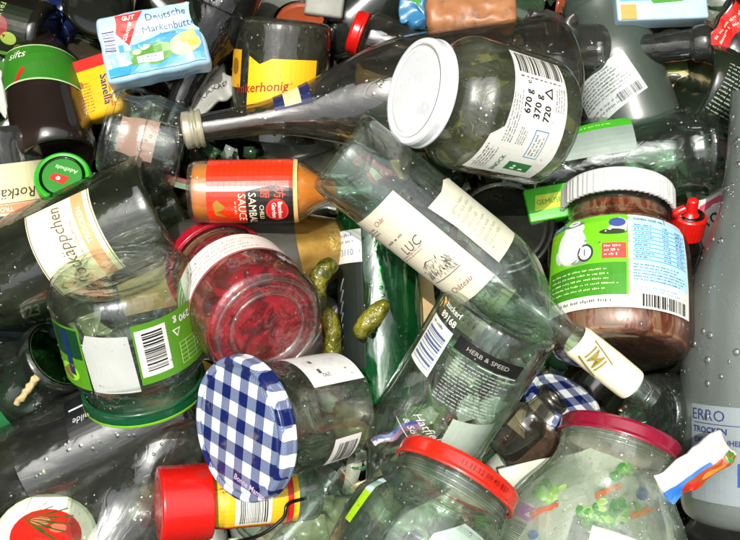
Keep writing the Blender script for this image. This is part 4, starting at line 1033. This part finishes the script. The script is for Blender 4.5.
def add_glint_shards():  # layer of shards added to make glints in the gaps
    bm = bmesh.new(); rs = random.Random(4)
    cols = ['8f9a90', 'b4b9ac', '4a7a52', '5a4a30', 'c4c2b2', '2c4630', '9a4a34']
    for i in range(2600):
        px, py = rs.uniform(-40, 780), rs.uniform(-40, 580)
        near = math.exp(-((px - 430) / 230) ** 2 - ((py - 430) / 170) ** 2)  # weight that makes the lower middle gaps brighter
        z = rs.uniform(-262, -222) + 38 * near
        q = P(px, py, z); R_ = rs.uniform(16, 42); w_ = rs.uniform(.25, .9); h_ = rs.uniform(8, 26)
        M = Matrix.Translation(q * K) @ Matrix.Rotation(rs.uniform(0, 6.3), 4, 'Z') @ Matrix.Rotation(rs.gauss(0, .7), 4, 'X') @ Matrix.Rotation(rs.gauss(0, .7), 4, 'Y')
        c_ = rs.choice((0, 1, 4, 0, 1, 2)) if rs.random() < near * .9 + .08 else rs.choice((2, 3, 5, 5, 0, 3, 6))  # paler shard colours put brightness into the lower middle gaps
        rows = []
        for k in range(5):
            an = -w_ + 2 * w_ * k / 4; jl = rs.uniform(.6, 1)
            rows.append([bm.verts.new(M @ Vector(((R_ * math.sin(an)) * K, y_ * h_ * jl * K, (R_ * math.cos(an) - R_) * K))) for y_ in (-1, 1)])
        for a_, b_ in zip(rows, rows[1:]):
            f = bm.faces.new((a_[0], b_[0], b_[1], a_[1])); f.material_index = c_; f.smooth = True
    me = bpy.data.meshes.new('glint_shards'); bm.to_mesh(me); bm.free()
    for c_ in cols: me.materials.append(paint(c_, .14, coat=.8, var=.4, bump=.4))
    o = link('glint_shards', me)
    sm = o.modifiers.new('thickness', 'SOLIDIFY'); sm.thickness = 2.5 * K
    tag(o, kind='stuff', label='broken glass shards added for glints in the deep gaps of the pile', cat='broken glass')
add_glint_shards()

r = flat_root('printed_bag', 'pale bag printed with green leaves and orange strokes, seen through the crimson lid jar', 'bag', (588, 505, -84), rot=-14)
boxy('film', r, 170, 120, 4, paint('b9c0ae', .35, var=.3, coat=.3, bump=.8, scale=30), bev=1, z0=-3, crumple=4, cut=9, seed=61)
a = Art(); rb_ = random.Random(8)
for cx_, cy_, sx__, n_ in ((-40, 24, 6, 26), (14, -18, 12, 70), (46, 28, 4, 14)):
    for _ in range(n_): a.ell(cx_ + rb_.gauss(0, sx__), cy_ + rb_.gauss(0, sx__ * .7), rb_.uniform(3, 8), rb_.uniform(2, 5), rb_.choice(['3f9a1a', '6fbf2a', '2f8a1a', '97c84a', 'b8d878']), rb_.choice((1, 2, 3)), rb_.uniform(0, 180), 12)
a.poly([(-62, 0), (-46, 8), (-30, 7), (-30, 12), (-46, 13), (-64, 6)], 'd8602c', 5).ell(60, -2, 7, 7, '2a5aa8', 4).ell(-66, -16, 6, 6, '2a5aa8', 4)
a.poly([(8, 6), (40, 10), (40, 16), (10, 12)], 'd8702c', 6).poly([(44, -26), (66, -22), (64, -16), (42, -20)], 'e08a3c', 5)
flat_art(a, 'print', r, .8, 4, 61, step=7)

for nm, lb, ct, c_, rt_, sx_, sy_, hx_, sd_ in (
    ('label_scrap', 'olive green label scrap seen through the shoulder of the liquor bottle', 'label', (420, 420, -150), -50, 60, 40, '55702c', 71),
    ('label_scrap', 'dark green label scrap seen through the middle of the liquor bottle', 'label', (462, 366, -130), 30, 60, 44, '2f6a3c', 72),
    ('label_scrap', 'raspberry red label scrap seen through the base of the castle label bottle', 'label', (372, 168, -80), 40, 40, 18, 'b02038', 73),
    ('label_scrap', 'lime green label scrap seen through the orange red lidded jar', 'label', (486, 528, -60), 10, 26, 24, '5ac01c', 74),
    ('label_scrap', 'brown label scrap seen through the gingham lid jar near its base', 'label', (322, 396, -130), 20, 60, 40, '8a5a3c', 75),
    ('label_scrap', 'grass green label scrap seen through the lower side of the gingham lid jar', 'label', (312, 452, -120), -20, 60, 30, '6f8a4a', 76),
    ('label_scrap', 'tan label scrap seen through the left side of the orange red lidded jar', 'label', (380, 500, -90), 60, 60, 34, 'a8946c', 77),
    ('label_scrap', 'olive label scrap seen through the wide bottle left of the red screw cap', 'label', (140, 470, -170), 60, 90, 40, '6a6f4c', 78),
    ('label_scrap', 'reddish label scrap seen through the middle of the castle label bottle', 'label', (470, 240, -110), 42, 50, 26, '9a4a3a', 79),
    ('label_scrap', 'pale green label scrap seen through the long dark bottle at the left', 'label', (70, 450, -180), -25, 110, 40, '7f8f72', 80),
    ('label_scrap', 'ochre label scrap seen through the smoky bottle', 'label', (400, 84, -185), 10, 110, 40, '8f7a4c', 81)):
    r = flat_root(nm, lb, ct, c_, rot=rt_, tx=sd_ % 5 * 5 - 10, ty=sd_ % 3 * 8 - 8)
    boxy('sheet', r, sx_, sy_, 2, paint(hx_, .4, var=.35, bump=.8, scale=45), bev=.6, crumple=8, cut=6, seed=sd_)
    flat_art(Art().rect(-sx_ * .35, -sy_ * .3, sx_ * .35, sy_ * .05, paint('b9b8a4', .45)).lines(-sx_ * .4, sy_ * .1, sx_ * .4, sy_ * .4, 3, 'c8c8b8', 1), 'print', r, .6, 8, sd_, step=6)

# ------------------------------------------------------------------ 7. deep layer seen through the gaps
def deep(kind, mat, lab, r0):
    v = Vessel(kind, lab, 'bottle', (0, 0, 0), (200, 0, 0), bottle(r0, r0 * .36, .5, .8), mat, t=3, solid=True, group='bottles deep under the pile')
    return v
protos = [deep('deep_bottle', paint('344a34', .12, coat=1, var=.5, scale=20), 'dark green bottle lying deep in the gaps under the pile', 46),
          deep('deep_bottle', paint('3a352a', .15, coat=1, var=.5, scale=20), 'dark brown bottle lying deep in the gaps under the pile', 44),
          deep('deep_bottle', paint('868c80', .2, coat=1, var=.6, scale=14), 'grey glass bottle lying deep in the gaps under the pile', 46)]
rnd = random.Random(12); first = [True] * 3
spots = [(x, y) for y in range(0, 600, 92) for x in range(-10, 800, 150)]
for i, (x, y) in enumerate(spots):
    k = i % 3; p = protos[k]
    if first[k]: rt = p.root; first[k] = False
    else:
        rt = p.root.copy(); COL.objects.link(rt)
        for ch in p.root.children:
            c = ch.copy(); COL.objects.link(c); c.parent = rt
    z = rnd.uniform(-262, -225); an = rnd.uniform(0, 2 * PI)
    M = Matrix.Rotation(an, 4, 'Z') @ Matrix.Rotation(PI / 2 + rnd.uniform(-.2, .2), 4, 'Y')
    M.translation = (P(x + rnd.uniform(-20, 20) - 80 * math.cos(an), y + 80 * math.sin(an), z)) * K
    rt.matrix_world = M

# ------------------------------------------------------------------ droplets added to more vessels for white glints
for v_, n_ in GLINT_VESSELS: v_.drops(n_, WATER_GLINT, size=(.35, 1.7), t0=.04, t1=.9)

# ------------------------------------------------------------------ light, sky, camera
w = bpy.data.worlds.new('World'); S.world = w; w.use_nodes = True
nt = w.node_tree; nt.nodes.clear()
o = nt.nodes.new('ShaderNodeOutputWorld'); bg = nt.nodes.new('ShaderNodeBackground'); sk = nt.nodes.new('ShaderNodeTexSky')
sk.sky_type = 'NISHITA'; sk.sun_disc = False
EL, AZ = 77, -30          # sun elevation; azimuth from +Y (top of picture) towards -X
sk.sun_elevation = math.radians(EL); sk.sun_rotation = math.radians(AZ)
sk.air_density = 1; sk.dust_density = 5; sk.ozone_density = .6
bg.inputs[1].default_value = .15
hs = nt.nodes.new('ShaderNodeHueSaturation'); hs.inputs['Saturation'].default_value = .22
nt.links.new(sk.outputs[0], hs.inputs['Color']); nt.links.new(hs.outputs[0], bg.inputs[0]); nt.links.new(bg.outputs[0], o.inputs[0])
sd = bpy.data.lights.new('sun', 'SUN'); sd.energy = 3.2; sd.angle = math.radians(.5); sd.color = (1, .95, .86)
so = bpy.data.objects.new('sun', sd); COL.objects.link(so)
d = Vector((math.sin(math.radians(AZ)) * math.cos(math.radians(EL)), math.cos(math.radians(AZ)) * math.cos(math.radians(EL)), math.sin(math.radians(EL))))
so.rotation_euler = d.to_track_quat('Z', 'Y').to_euler(); so.location = d * 3

cam = bpy.data.cameras.new('camera'); co = bpy.data.objects.new('camera', cam); COL.objects.link(co)
co.location = (0, 0, H * K); cam.sensor_width = 36; cam.lens = 36 * H / 740; cam.clip_start = .01; cam.clip_end = 50
S.camera = co
S.view_settings.view_transform = 'Standard'; S.view_settings.look = 'None'; S.view_settings.exposure = 0.55; S.view_settings.gamma = 1
c = S.cycles
c.max_bounces = 9; c.transparent_max_bounces = 22; c.transmission_bounces = 7; c.glossy_bounces = 3; c.diffuse_bounces = 2
c.use_adaptive_sampling = True; c.adaptive_threshold = .04; c.adaptive_min_samples = 24
c.sample_clamp_indirect = 3; c.caustics_reflective = True; c.caustics_refractive = True
c.use_denoising = True
